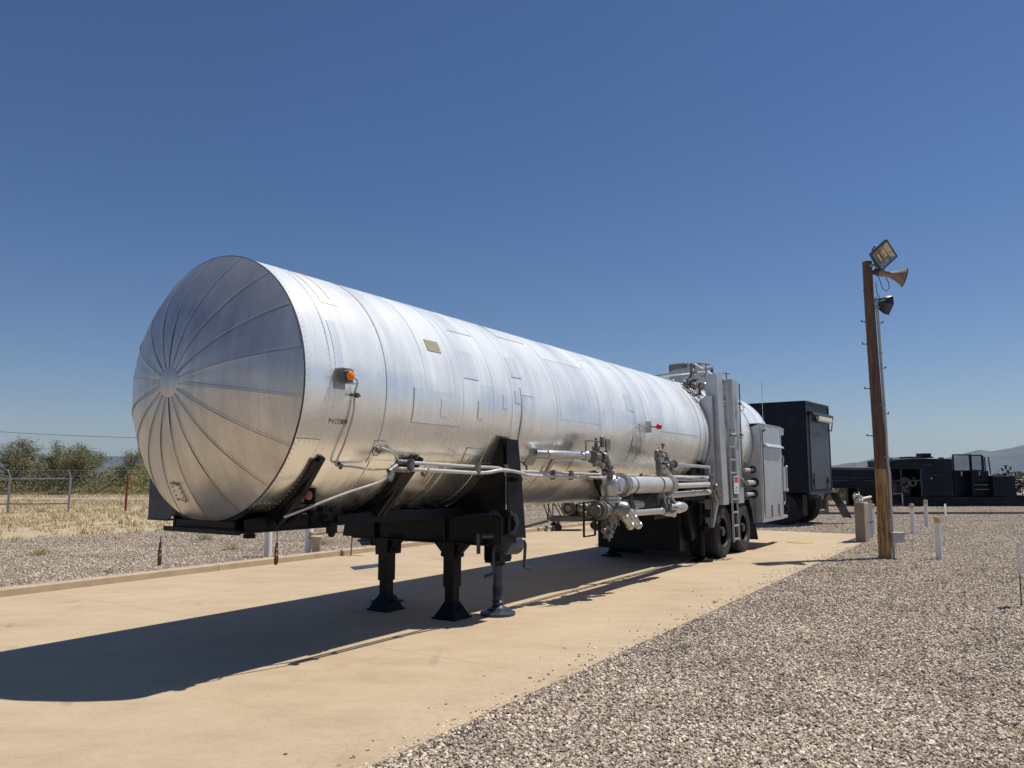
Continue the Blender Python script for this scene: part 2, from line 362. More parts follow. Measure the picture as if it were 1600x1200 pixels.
        for i in range(len(comps)):
            for j in range(i):
                if (lo[i] < hi[j]).all() and (lo[j] < hi[i]).all(): par[find(i)] = find(j)
        roots = sorted({find(i) for i in range(len(comps))})
        if len(roots) < 2: return None
        out = []
        for r in roots:
            sub = MB(); mp = {}
            fs = {f for i in range(len(comps)) if find(i) == r for v in comps[i] for f in v.link_faces}
            for f in sorted(fs, key=lambda f: f.index):
                vs = []
                for v in f.verts:
                    if v not in mp: mp[v] = sub.bm.verts.new(v.co)
                    vs.append(mp[v])
                sub.face(vs)
            out.append(sub)
        bm.free(); return out
    def build(s, name, m, parent=None, flip=False, smooth=35, bevel=0, loc=None, rotz=0, split=True):
        bm = s.bm
        if parent and split and smooth:
            s.bm.faces.index_update(); ps = s.pieces()
            if ps: return [p.build(name, m, parent, flip, smooth, bevel, loc, rotz, False) for p in ps][0]
        if flip:
            for v in bm.verts: v.co.y = -v.co.y
        bmesh.ops.recalc_face_normals(bm, faces=bm.faces)
        if smooth:
            th = R_(smooth)
            for f in bm.faces: f.smooth = True
            for e in bm.edges:
                if len(e.link_faces) == 2: e.smooth = e.calc_face_angle(0) < th
                else: e.smooth = False
        me = D.meshes.new(name); bm.to_mesh(me); bm.free(); me.materials.append(M[m] if isinstance(m, str) else m)
        o = D.objects.new(name, me); C.objects.link(o)
        if parent: o.parent = parent
        if loc: o.location = loc
        if rotz: o.rotation_euler.z = rotz
        if bevel:
            b = o.modifiers.new('bevel', 'BEVEL'); b.width = bevel; b.segments = 2; b.limit_method = 'ANGLE'; b.angle_limit = R_(40)
        return o
def tag(o, label=None, cat=None, group=None, kind=None):
    for k, v in (('label', label), ('category', cat), ('group', group), ('kind', kind)):
        if v: o[k] = v
    return o
def empty(name, loc, rz=0, **kw):
    o = D.objects.new(name, None); C.objects.link(o); o.location = loc; o.rotation_euler.z = rz
    o.empty_display_size = .2; return tag(o, **kw)
def copy_tree(o, parent=None):
    c = o.copy(); C.objects.link(c)
    if parent: c.parent = parent
    for ch in list(o.children): copy_tree(ch, c)
    return c
def sheet(name, pts, m, z=0, **kw):
    me = D.meshes.new(name); me.from_pydata([(x, y, z) for x, y in pts], [], [tuple(range(len(pts)))]); me.update()
    me.materials.append(M[m]); o = D.objects.new(name, me); C.objects.link(o)
    if me.polygons[0].normal.z < 0: me.flip_normals()
    return tag(o, **kw)
def text_obj(name, s, size, m, parent, loc, rot, extrude=.002, sx=1, font_bold=False):
    cu = D.curves.new(name, 'FONT'); cu.body = s; cu.size = size; cu.extrude = extrude; cu.align_x = 'CENTER'; cu.align_y = 'CENTER'
    t = D.objects.new(name, cu); C.objects.link(t)
    dg = bpy.context.evaluated_depsgraph_get(); me = D.meshes.new_from_object(t.evaluated_get(dg)); D.objects.remove(t)
    me.materials.clear(); me.materials.append(M[m]); o = D.objects.new(name, me); C.objects.link(o)
    o.parent = parent; o.location = loc; o.rotation_euler = rot; o.scale = (sx, 1, 1); return o

# trailer frame: s runs from the front ring to the rear, t towards the sunlit side, z up
O = Vector((-2.6015, 6.6203, 0)); YAW = .576
AX = Vector((math.sin(YAW), math.cos(YAW), 0)); SX = Vector((math.cos(YAW), -math.sin(YAW), 0))
RZ = math.pi / 2 - YAW
def W(s, t, z=0): return O + AX * s + SX * t + Vector((0, 0, z))
def W2(s, t): p = W(s, t); return (p.x, p.y)

# ------------------------------------------------------------ ground
def ground():
    me = D.meshes.new('ground'); n = 48; v = [(0, 0, -.012)]; f = []
    for k, r in enumerate((60, 600, 6000, 17000)):
        v += [(r * math.cos(2 * math.pi * i / n), r * math.sin(2 * math.pi * i / n), -.012) for i in range(n)]
    for i in range(n): f.append((0, 1 + i, 1 + (i + 1) % n))
    for k in range(3):
        for i in range(n):
            a = 1 + k * n; b = a + n; f.append((a + i, b + i, b + (i + 1) % n, a + (i + 1) % n))
    me.from_pydata(v, [], f); me.materials.append(M['desert']); o = D.objects.new('ground', me); C.objects.link(o)
    tag(o, 'sandy desert ground with dry scrub reaching the mountains', None, kind='structure')
ground()
GB = [(-40, 14.5), (-24, 16.2), (-12.2, 18.4), (-8.5, 23.5), (-3.5, 30), (1.6, 37.6), (9, 41), (20, 44), (34, 44), (60, 44)]
sheet('gravel', [(-40, -20), (60, -20)] + GB[::-1], 'gravel', 0.0, label='grey and tan crushed gravel beds beside the concrete pad', kind='structure')
sheet('dirt_track', [(-60, 43), (-60, 51), (-6, 49), (4, 52), (4, 46)], 'dirt', -.004, label='pale dirt track beyond the dry grass', kind='structure')
PAD = [(-9, 2.73), (15.3, 2.76), (17.9, 2.2), (17.9, -.2), (18.6, -5.4), (-9, -5.22)]
me = D.meshes.new('concrete_pad'); bm = bmesh.new()
mb = MB(); mb.prism([W(s, t, -.1) for s, t in PAD], (0, 0, .112))
pad = mb.build('concrete_pad', 'concrete', smooth=0); tag(pad, 'tan concrete pad the tank trailer stands on', kind='structure')
mb = MB()
for a, b in ((-9, -2.2), (-2.19, 4.0), (4.01, 10.6), (10.61, 14.4), (14.41, 18.6)):
    d = .16
    mb.prism([W(a, -5.223, -.1), W(b, -5.223, -.1), W(b, -5.223, .10), W(b, -5.24, .115), W(b, -5.39, .115), W(b, -5.40, -.1)][1:] if False else
             [W(a, -5.222, -.1), W(a, -5.222, .10), W(a, -5.237, .115), W(a, -5.39, .115), W(a, -5.39, -.1)], AX * (b - a))
cb = mb.build('curb', 'curb', smooth=0); tag(cb, 'low tan concrete curb along the far edge of the pad', kind='structure')

# ------------------------------------------------------------ gravel stones (instanced)
def stone_points():
    P = []
    def add(n, ylo, yhi, cond, zoff=.006):
        # thinning smoothly with distance over the wedge seen by the camera
        k = .62; y = (rng.uniform(ylo ** k, yhi ** k, n)) ** (1 / k); x = rng.uniform(-.78, .80, n) * (y + .6)
        s = (x - O.x) * AX.x + (y - O.y) * AX.y; t = (x - O.x) * SX.x + (y - O.y) * SX.y
        k = cond(x, y, s, t)
        P.append(np.stack([x[k], y[k], np.full(k.sum(), zoff)], 1))
    edge = lambda s: 2.745 + .03 * np.sin(s * 2.1) + .018 * np.sin(s * 7.1) + .014 * np.sin(s * 23)
    right = lambda x, y, s, t: ((t > edge(s) + rng.exponential(.02, len(s)) - .09) & (s > -6) & ((t > 2.70) | (rng.random(len(s)) < .35))) | (s > 18)
    add(950000, 2.6, 48, right)
    left = lambda x, y, s, t: (t < -5.40) & (s < 18) & (y < np.interp(x, [g[0] for g in GB], [g[1] for g in GB]) + rng.normal(0, .5, len(x)))
    add(560000, 7.0, 36, left, .02)
    # a few strays kicked onto the pad
    s = rng.uniform(-1, 14, 260); t = 2.72 - rng.exponential(.12, 260)
    k = t > 1.9; st = np.array([list(W(a, b, .016)) for a, b in zip(s[k], t[k])]); P.append(st)
    return np.concatenate(P)
pts = stone_points()
me = D.meshes.new('gravel_stones'); me.vertices.add(len(pts)); me.vertices.foreach_set('co', pts.astype(np.float32).ravel()); me.update()
gs = D.objects.new('gravel_stones', me); C.objects.link(gs); me.materials.append(M['stone'])
tag(gs, 'loose crushed stones of the gravel bed', None, kind='stuff')
def stones_gn(obj, smin, smax):
    g = D.node_groups.new('scatter', 'GeometryNodeTree')
    g.interface.new_socket('Geometry', in_out='INPUT', socket_type='NodeSocketGeometry')
    g.interface.new_socket('Geometry', in_out='OUTPUT', socket_type='NodeSocketGeometry')
    N = g.nodes; L = g.links; gi = N.new('NodeGroupInput'); go = N.new('NodeGroupOutput')
    gin = N.new('GeometryNodeGeometryToInstance')
    for i in range(6):
        ic = N.new('GeometryNodeMeshIcoSphere'); ic.inputs['Subdivisions'].default_value = 2 if i % 2 else 1
        sp = N.new('GeometryNodeSetPosition'); nz = N.new('ShaderNodeTexNoise'); nz.noise_dimensions = '4D'
        nz.inputs['W'].default_value = i * 7.3; nz.inputs['Scale'].default_value = 1.1; nz.inputs['Detail'].default_value = 1
        ma = N.new('ShaderNodeVectorMath'); ma.operation = 'SUBTRACT'; ma.inputs[1].default_value = (.5, .5, .5)
        mm = N.new('ShaderNodeVectorMath'); mm.operation = 'MULTIPLY'; mm.inputs[1].default_value = (2.2, 2.2, 1.8)
        L.new(nz.outputs['Color'], ma.inputs[0]); L.new(ma.outputs[0], mm.inputs[0]); L.new(mm.outputs[0], sp.inputs['Offset'])
        sm = N.new('GeometryNodeSetMaterial'); sm.inputs['Material'].default_value = M['stone']
        tr = N.new('GeometryNodeTransform'); tr.inputs['Scale'].default_value = (1, .75, .55)
        ss = N.new('GeometryNodeSetShadeSmooth'); ss.inputs['Shade Smooth'].default_value = False
        L.new(ic.outputs['Mesh'], sp.inputs['Geometry']); L.new(sp.outputs[0], tr.inputs[0]); L.new(tr.outputs[0], ss.inputs[0]); L.new(ss.outputs[0], sm.inputs[0]); L.new(sm.outputs[0], gin.inputs[0])
    iop = N.new('GeometryNodeInstanceOnPoints'); iop.inputs['Pick Instance'].default_value = True
    rv = N.new('FunctionNodeRandomValue'); rv.data_type = 'FLOAT_VECTOR'; rv.inputs[0].default_value = (-.7, -.7, 0); rv.inputs[1].default_value = (.7, .7, 6.28)
    rs = N.new('FunctionNodeRandomValue'); rs.data_type = 'FLOAT'; rs.inputs[2].default_value = smin; rs.inputs[3].default_value = smax; rs.inputs['Seed'].default_value = 5
    L.new(gi.outputs[0], iop.inputs['Points']); L.new(gin.outputs[0], iop.inputs['Instance'])
    L.new(rv.outputs[0], iop.inputs['Rotation']); L.new(rs.outputs[1], iop.inputs['Scale']); L.new(iop.outputs[0], go.inputs[0])
    md = obj.modifiers.new('scatter', 'NODES'); md.node_group = g
stones_gn(gs, .0055, .0155)

# ------------------------------------------------------------ dry grass
def in_grass(x, y):
    b = np.interp(x, [g[0] for g in GB], [g[1] for g in GB])
    return (y > b + rng.normal(-1.0, 2.0, len(x))) & ~((y > 45.5) & (y < 49.5) & (x < 4))
def grass():
    n = 26000
    y = np.sqrt(rng.uniform(15 ** 2, 70 ** 2, n)); x = rng.uniform(-.78, .85, n) * y
    k = in_grass(x, y) & ((x < 12) | (y > 46)); x, y = x[k], y[k]
    cl = np.array([noise.noise(Vector((a * .35, b * .35, 0))) for a, b in zip(x, y)]); k = cl > rng.uniform(-.75, .15, len(x)); x, y = x[k], y[k]
    B = 11; m = len(x) * B
    cx = np.repeat(x, B) + rng.normal(0, .09, m); cy = np.repeat(y, B) + rng.normal(0, .09, m)
    h = np.repeat(rng.uniform(.04, .20, len(x)), B) * rng.uniform(.5, 1.2, m); a = rng.uniform(0, 6.28, m); wd = rng.uniform(.008, .02, m)
    lx = rng.normal(0, .5, m) * h; ly = rng.normal(0, .5, m) * h
    v = np.zeros((m, 3, 3)); v[:, 0] = np.stack([cx - np.cos(a) * wd, cy - np.sin(a) * wd, np.full(m, -.01)], 1)
    v[:, 1] = np.stack([cx + np.cos(a) * wd, cy + np.sin(a) * wd, np.full(m, -.01)], 1); v[:, 2] = np.stack([cx + lx, cy + ly, h], 1)
    tri_mesh('dry_grass', v, 'grass', 'straw coloured dry grass tufts beyond the gravel', )
def tri_mesh(name, v, m, label=None, kind='stuff', parent=None):
    me = D.meshes.new(name); n = len(v); k = v.shape[1]
    me.vertices.add(n * k); me.vertices.foreach_set('co', v.astype(np.float32).ravel())
    me.loops.add(n * k); me.loops.foreach_set('vertex_index', np.arange(n * k, dtype=np.int32))
    me.polygons.add(n); me.polygons.foreach_set('loop_start', np.arange(0, n * k, k, dtype=np.int32))
    try: me.polygons.foreach_set('loop_total', np.full(n, k, dtype=np.int32))
    except Exception: pass
    me.update(calc_edges=True); me.materials.append(M[m]); o = D.objects.new(name, me); C.objects.link(o)
    if parent: o.parent = parent
    return tag(o, label, kind=kind)
grass()
def weeds():
    V = []
    for (x, y, r) in ((-6.5, 12.6, .10), (-9.2, 15.2, .22), (-5.8, 16.2, .2), (-4.2, 17.4, .18), (2.1, 6.9, .05), (3.1, 4.9, .05), (2.5, 9.7, .05), (-7.3, 18.6, .25), (-3.2, 15.8, .12), (-2.6, 16.4, .14)):
        for i in range(int(60 * r / .1)):
            a = random.uniform(0, 6.28); d = random.random() * r; b = Vector((x + d * math.cos(a), y + d * math.sin(a), .0))
            tip = b + Vector((random.gauss(0, r * .5), random.gauss(0, r * .5), random.uniform(.3, 1.1) * r)); w_ = Vector((math.cos(a + 1.5), math.sin(a + 1.5), 0)) * .006
            V.append([b - w_, b + w_, tip])
    tri_mesh('gravel_weeds', np.array([[list(p) for p in t] for t in V]), 'leaf_yellow', 'small green weeds sprouting in the gravel')
weeds()

# ------------------------------------------------------------ trees and brush
def tree(name, loc, H, spread, seed, leafm, label, group, nleaf=9000, low=.12, lsz=.045):
    rd = random.Random(seed); r2 = np.random.default_rng(seed)
    root = empty(name, loc, 0, label=label, cat='tree' if H > 2 else 'bush', group=group)
    mb = MB(); tips = []
    def grow(p, d, L, r, lv):
        n = 4; pts = [p]; q = p.copy(); dd = d.copy()
        for i in range(n):
            dd = (dd + Vector((rd.gauss(0, .22), rd.gauss(0, .22), rd.gauss(.02, .12)))).normalized(); q = q + dd * L / n; pts.append(q.copy())
            if lv >= 2: tips.append(q.copy())
        mb.tube(pts, [r * (1 - .5 * i / n) for i in range(n + 1)], 6 if lv < 2 else 4)
        if lv < 4:
            for k in range(rd.choice((2, 3, 3))):
                a = rd.uniform(0, 6.28); e = rd.uniform(.35, .95)
                nd = (dd + Vector((math.cos(a) * e, math.sin(a) * e, rd.uniform(-.35, .35)))).normalized()
                grow(pts[-1] if k == 0 else pts[rd.randint(2, n)], nd, L * rd.uniform(.6, .85), r * .55, lv + 1)
    for k in range(rd.choice((3, 4, 5))):
        a = rd.uniform(0, 6.28); grow(Vector((rd.gauss(0, .12), rd.gauss(0, .12), -.05)), Vector((math.cos(a) * .75, math.sin(a) * .75, 1)).normalized(), H * .36, H * .028, 0)
    tips_a = np.array([list(t) for t in tips]); mx = tips_a[:, 2].max(); sz = H / (mx + .15); sp = spread / max(1e-3, np.percentile(np.hypot(tips_a[:, 0], tips_a[:, 1]), 92))
    for v in mb.bm.verts: v.co = Vector((v.co.x * sp, v.co.y * sp, v.co.z * sz))
    tips_a *= np.array([sp, sp, sz])
    mb.build('trunk', 'bark', root)
    idx = r2.integers(0, len(tips_a), nleaf); c = tips_a[idx] + r2.normal(0, .20, (nleaf, 3)) * np.array([1, 1, .8])
    # skirts of low foliage
    k = int(nleaf * low); th = r2.uniform(0, 6.28, k); rr = spread * np.sqrt(r2.uniform(0, 1, k)); hh = H * .62 * (1 - .75 * (rr / spread) ** 2) * (.75 + .35 * np.sin(th * 3 + seed) * np.sin(rr * 2.3 + seed)); c[:k] = np.stack([rr * np.cos(th), rr * np.sin(th), .04 + hh * r2.uniform(0, 1, k)], 1)
    c = c[c[:, 2] > .03]; m = len(c)
    u = r2.normal(0, 1, (m, 3)); u /= np.linalg.norm(u, axis=1)[:, None]; w_ = np.cross(u, r2.normal(0, 1, (m, 3))); w_ /= np.linalg.norm(w_, axis=1)[:, None]
    L = (lsz * r2.uniform(.6, 1.6, m))[:, None]
    v = np.stack([c - u * L, c + w_ * L * .45, c + u * L, c - w_ * L * .45], 1)
    o = tri_mesh('crown', v, leafm, kind=None, parent=root)
    return root
G = 'mesquite trees beyond the dry grass'
TREES = [(-44.5, 60, 2.9, 2.6, 'leaf_olive', 'low olive mesquite at the left edge of the photo'),
         (-40.5, 57, 2.6, 2.2, 'leaf_olive', 'olive mesquite behind the leftmost fence post'),
         (-36.2, 58, 4.5, 3.0, 'leaf_olive', 'tallest mesquite, with a bare limb, behind the fence gate'),
         (-33.6, 60, 3.6, 1.8, 'leaf_olive', 'second tall mesquite touching the tallest one'),
         (-31.2, 58, 3.9, 2.3, 'leaf_olive', 'grey green mesquite right of the fence gate'),
         (-28.6, 60, 2.7, 2.0, 'leaf_yellow', 'low yellow green bush left of the rusty red post'),
         (-26.6, 58, 3.0, 2.1, 'leaf_yellow', 'bright yellow green tree behind the rusty red post'),
         (-24.1, 60, 3.3, 2.1, 'leaf_yellow', 'yellow green tree half hidden by the tank head'),
         (-21.3, 61, 2.9, 2.4, 'leaf_olive', 'olive tree hidden mostly behind the front of the tank'),
         (-38.6, 63, 3.4, 2.6, 'leaf_olive', 'rounded olive mesquite just left of the tallest one'), (-34.6, 64, 3.3, 2.6, 'leaf_olive', 'olive mesquite filling the dip between the two tall crowns'),
         (-30.0, 64, 3.2, 2.6, 'leaf_olive', 'olive mesquite behind the yellow green bushes'), (-26.0, 65, 3.2, 2.6, 'leaf_olive', 'grey mesquite crown above the yellow green trees'), (-23.2, 66, 3.6, 2.6, 'leaf_yellow', 'farthest yellow green tree beside the tank head'), (-42.5, 63, 3.1, 2.6, 'leaf_olive', 'farther olive mesquite above the left fence rails')]
for i, (x, y, h, s, m, l) in enumerate(TREES): tree('mesquite_tree', (x, y, 0), h, s * 1.3, 11 + i, m, l, G, 20000 if h > 3.5 else 16000, .34)
for i, (x, y, h, s, l) in enumerate([(19.0, 46, 2.0, 1.6, 'olive bush seen below the beam of the dark far trailer, left'), (21.2, 47, 2.1, 1.7, 'olive bush seen below the beam of the dark far trailer, right'), (17.0, 48, 1.9, 1.6, 'olive bush behind the steps of the dark box trailer')]):
    tree('desert_bush', (x, y, 0), h, s, 50 + i, 'leaf_olive', l, 'bushes beyond the far trailer', 7000, .5)
def scrub():
    V = []; r2 = np.random.default_rng(3)
    for i in range(900):
        y = math.exp(r2.uniform(math.log(75), math.log(700))); x = y * r2.uniform(-.8, .85); h = r2.uniform(.7, 1.9); n = int(min(160, 9000 / y)) + 12
        th = r2.uniform(0, 6.28, n); rr = h * .8 * np.sqrt(r2.uniform(0, 1, n)); c = np.stack([x + rr * np.cos(th), y + rr * np.sin(th), r2.uniform(.05, 1, n) * h * (1 - .4 * rr / h)], 1)
        u = r2.normal(0, 1, (n, 3)); u /= np.linalg.norm(u, axis=1)[:, None]; w_ = np.cross(u, r2.normal(0, 1, (n, 3))); w_ /= np.linalg.norm(w_, axis=1)[:, None]
        L = h * .13 * (1 + y / 250); V.append(np.stack([c - u * L, c + w_ * L * .6, c + u * L, c - w_ * L * .6], 1))
    tri_mesh('desert_scrub', np.concatenate(V), 'leaf_olive', 'far off scrub covering the desert plain')
scrub()

# ------------------------------------------------------------ mountains
def mountains(name, x0, x1, dist, prof, label, seed):
    """prof: list of (x at the ridge, height)"""
    nx, ny = 150, 26; dep = 2600; xs = np.linspace(x0, x1, nx); hs = np.interp(xs, [p[0] for p in prof], [p[1] for p in prof]); v = []; f = []
    for j in range(ny):
        q = j / (ny - 1); y = dist - 900 + dep * q; env = math.sin(min(1, q / .42) * math.pi / 2) if q < .42 else max(0, 1 - (q - .42) / .58) ** .8
        for i in range(nx):
            nz = noise.fractal(Vector((xs[i] * .0022, y * .0022, seed)), 1.0, 2.1, 6)
            rdg = 1 - abs(noise.noise(Vector((xs[i] * .0045, y * .0012, seed + 5)))) * 1.5
            fine = noise.fractal(Vector((xs[i] * .02, 3, seed)), 1.0, 2.0, 4) * 4
            z = hs[i] * env * (1 - (1 - env) * .5 * (1 - rdg)) + (nz * 28 * env * (1 if q < .4 else .4) if q != .42 else 0) * (1 - env * .7) + fine * env
            v.append((xs[i] * (1 + (y - dist) / dist * 1.0), y, max(z, -5) - (8 if j in (0, ny - 1) else 0)))
    for j in range(ny - 1):
        for i in range(nx - 1): a = j * nx + i; f.append((a, a + 1, a + nx + 1, a + nx))
    me = D.meshes.new(name); me.from_pydata(v, [], f); me.materials.append(M['mountain']); me.polygons.foreach_set('use_smooth', [True] * len(f))
    o = D.objects.new(name, me); C.objects.link(o); tag(o, label, kind='structure')
def px(x, y, dd): return ((x - 800) / 1200 * dd, (739 - y) / 1200 * dd)
DM = 9000
mountains('mountains', 2400, 9200, DM, [px(x, y, DM) for x, y in ((1120, 742), (1200, 735), (1290, 729), (1315, 724), (1340, 722), (1362, 716), (1380, 715), (1400, 714), (1430, 718), (1470, 716), (1498, 710), (1512, 706), (1528, 702), (1546, 705), (1562, 702), (1580, 699), (1600, 694), (1640, 690), (1750, 700), (2000, 735))], 'hazy brown mountain range on the right horizon', 2.0)
mountains('mountains', -9000, -1500, DM + 2500, [px(x, y, DM + 2500) for x, y in ((-150, 725), (-60, 712), (0, 704), (20, 703), (40, 704), (75, 712), (120, 718), (150, 714), (170, 713), (205, 712), (230, 717), (300, 722), (420, 733), (600, 741))], 'faint blue mountain range on the left horizon', 9.0)
# thin desert air
mb = MB(); mb.box((0, 0, 260), (36000, 36000, 524))
hz = D.materials.new('desert_haze'); hz.use_nodes = True; hn = hz.node_tree; hn.nodes.clear()
ho = hn.nodes.new('ShaderNodeOutputMaterial'); pv = hn.nodes.new('ShaderNodeVolumePrincipled')
pv.inputs['Color'].default_value = (.55, .78, 1, 1); pv.inputs['Density'].default_value = 4e-5; pv.inputs['Anisotropy'].default_value = .2
hn.links.new(pv.outputs[0], ho.inputs['Volume'])
h_ = mb.build('haze', hz, smooth=0); tag(h_, 'thin bluish desert haze over the plain', kind='stuff')
# ------------------------------------------------------------ the tank trailer
TR = 1.15; TL = 13.9
T = empty('tank_trailer', O, RZ, label='long silver cylindrical tank semi trailer on black landing legs', cat='tank trailer')
def zc(s): return 2.342 - .0064 * s
def cyp(s, a, r=TR): a = R_(a); return Vector((s, r * math.cos(a), zc(s) + r * math.sin(a)))
def B(mb, name, m, parent=None, **k): return mb.build(name, m, parent or T, flip=True, **k)
def shell():
    mb = MB(); n = 144; ss = [0, .02, .3, .96, 1.5, 2.1, 2.65, 3.2, 4.05, 5.22, 6.4, 7.3, 8.4, 9.3, 10.4, 11.5, 12.4, 13.4, TL]
    ss = sorted(set(ss + [round(i * .25, 3) for i in range(1, 55)])); rings = []
    def dent(s, a):
        d = 0
        for (s0, a0, ws, wa, dp) in ((5.35, 2, .30, 9, .012), (5.1, -9, .5, 6, -.008), (4.1, -31, .25, 10, .014), (3.12, -14, .2, 8, .010), (.3, 22, .06, 12, .006), (6.5, 12, .4, 12, .007), (3.6, -16, .8, 5, -.006), (1.2, 30, .5, 14, .004), (6.2, -20, .5, 9, .006)):
            e = ((s - s0) / ws) ** 2 + ((a - a0) / wa) ** 2
            if e < 6: d += dp * math.exp(-e)
        return d + .0022 * noise.noise(Vector((s * 1.1, a * .03, 1))) + .0012 * noise.noise(Vector((s * 3.1, a * .05, 7)))
    for s in ss:
        rings.append(mb.verts([cyp(s, a, TR - (dent(s, a if a < 180 else a - 360) if 0 < s < TL else 0)) for a in [360 * i / n for i in range(n)]]))
    for s, r in ((TL + .05, 1.12), (TL + .15, 1.0), (TL + .24, .75), (TL + .3, .4), (TL + .32, .06)): rings.append(mb.verts([cyp(s, 360 * i / n, r) for i in range(n)]))
    for A_, B_ in zip(rings, rings[1:]):
        for i in range(n): mb.face([A_[i], A_[(i + 1) % n], B_[(i + 1) % n], B_[i]])
    mb.face(rings[-1])
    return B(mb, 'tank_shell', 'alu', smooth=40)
SHELL = shell()
def merge(base, mb, m):
    """surface pattern joins its part's own mesh as a second material"""
    me = base.data; bm = bmesh.new(); bm.from_mesh(me); off = len(me.materials); me.materials.append(M[m])
    for v in mb.bm.verts: v.co.y = -v.co.y
    bmesh.ops.recalc_face_normals(mb.bm, faces=mb.bm.faces); vm = {}
    for f in mb.bm.faces:
        vs = []
        for v in f.verts:
            if v not in vm: vm[v] = bm.verts.new(v.co)
            vs.append(vm[v])
        nf = bm.faces.new(vs); nf.material_index = off
    mb.bm.free(); bm.to_mesh(me); bm.free()
def arc(mb, s0, s1, a0, a1, r0=TR, th=.004, n=None):
    """thin curved plate lying on the tank"""
    n = n or max(2, int(abs(a1 - a0) / 4)); A_ = []
    for i in range(n + 1):
        a = a0 + (a1 - a0) * i / n; A_.append(mb.verts([cyp(s0, a, r0 - .012), cyp(s0, a, r0 + th), cyp(s1, a, r0 + th), cyp(s1, a, r0 - .012)]))
    for P, Q in zip(A_, A_[1:]):
        for k in range(4): mb.face([P[k], P[(k + 1) % 4], Q[(k + 1) % 4], Q[k]])
    mb.face(A_[0]); mb.face(A_[-1][::-1])
mb = MB()
for s, wd in ((.30, .03), (.97, .035), (1.52, .03), (1.98, .02), (2.12, .035), (2.66, .03), (3.03, .03), (4.05, .05), (5.22, .06), (6.35, .03), (6.75, .03), (7.35, .05), (8.05, .04), (8.7, .03), (10.3, .04), (11.4, .04)):
    arc(mb, s - wd / 2, s + wd / 2, -150, 150, TR, .003)
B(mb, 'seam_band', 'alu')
mb = MB()
for s in (.008, 12.42): arc(mb, s - .006, s + .006, -178, 178, TR, .006)
B(mb, 'edge_gap', 'edge')
mb = MB()
for s, a0, a1 in ((.957, -60, 80), (3.205, -62, 12), (9.15, -70, 80), (9.42, -70, 80)): arc(mb, s - .002, s + .002, a0, a1, TR, .0055)
B(mb, 'seam_sealant', 'seam')
# riveted repair plates
def plates():
    m1 = MB(); m2 = MB(); rv = MB()
    def rivs(s0, s1, a0, a1, st=.045):
        k = int((s1 - s0) / st); h = int((a1 - a0) * math.pi / 180 * TR / st)
        for i in range(k + 1):
            for a in (a0 + 1, a1 - 1): dome(rv, cyp(s0 + (s1 - s0) * i / max(k, 1), a, TR + .004), .0042)
        for j in range(h + 1):
            for s in (s0 + .012, s1 - .012): dome(rv, cyp(s, a0 + (a1 - a0) * j / max(h, 1), TR + .004), .0042)
    for s0, s1, a0, a1, riv in ((2.14, 2.40, 12, 28, 1), (3.08, 3.29, 18, 31, 1), (4.10, 5.17, -3, 38, 0), (6.1, 6.33, 10, 22, 1), (3.23, 3.48, -26, 8, 1), (1.34, 2.07, -13, 3, 0), (2.42, 2.62, -28, 10, 0), (.34, .44, -60, 28, 0), (2.2, 2.62, 42, 60, 0), (3.3, 3.9, 50, 66, 0), (5.3, 6.3, 48, 62, 0), (7.0, 7.3, -12, 8, 0), (.02, .28, -60, -24, 1)):
        arc(m1, s0, s1, a0, a1, TR, .003)
        if riv: rivs(s0, s1, a0, a1)
    for s0, s1, a0, a1 in ((1.74, 1.85, -9, -.5), (2.36, 2.46, -8, 1), (2.83, 2.92, -1, 6.5), (3.08, 3.19, 3, 10), (.94, 1.04, -33, -24), (6.28, 6.62, -20, -8), (3.45, 3.62, -39, -32), (4.2, 4.6, -40, -28)):
        arc(m2, s0, s1, a0, a1, TR, .006); rivs(s0, s1, a0, a1, .035)
    for s, a0, a1, st in ((.045, -75, 75, 2.2), (.27, -70, 60, 2.4), (.33, -58, 10, 3), (3.17, -60, 15, 2), (3.24, -60, 60, 2.5), (3.5, -50, 20, 2), (7.38, 0, 40, 2), (1.99, -28, 10, 3), (9.1, -50, 60, 2)):
        for a in np.arange(a0, a1, st): dome(rv, cyp(s + (.008 if s > 1 else 0), a, TR + .002), .0042)
    for i in range(60):
        dome(rv, cyp(.9 + i * .034, -32.5, TR + .004), .005); dome(rv, cyp(3.3 + i * .05, -37, TR + .004), .005)
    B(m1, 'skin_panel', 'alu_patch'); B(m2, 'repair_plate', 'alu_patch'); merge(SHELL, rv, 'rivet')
def dome(mb, p, r, nrm=None):
    if nrm is None: nrm = Vector((0, p.y, p.z - zc(p.x)))
    m = rotm(nrm); z = Vector(nrm).normalized()
    A_ = mb.verts([p + m @ Vector((r * math.cos(t), r * math.sin(t), 0)) for t in [math.pi / 3 * i for i in range(6)]])
    B_ = mb.verts([p + z * r * .6 + m @ Vector((r * .55 * math.cos(t), r * .55 * math.sin(t), 0)) for t in [math.pi / 3 * i for i in range(6)]])
    for i in range(6): mb.face([A_[i], A_[(i + 1) % 6], B_[(i + 1) % 6], B_[i]])
    mb.face(B_)
plates()
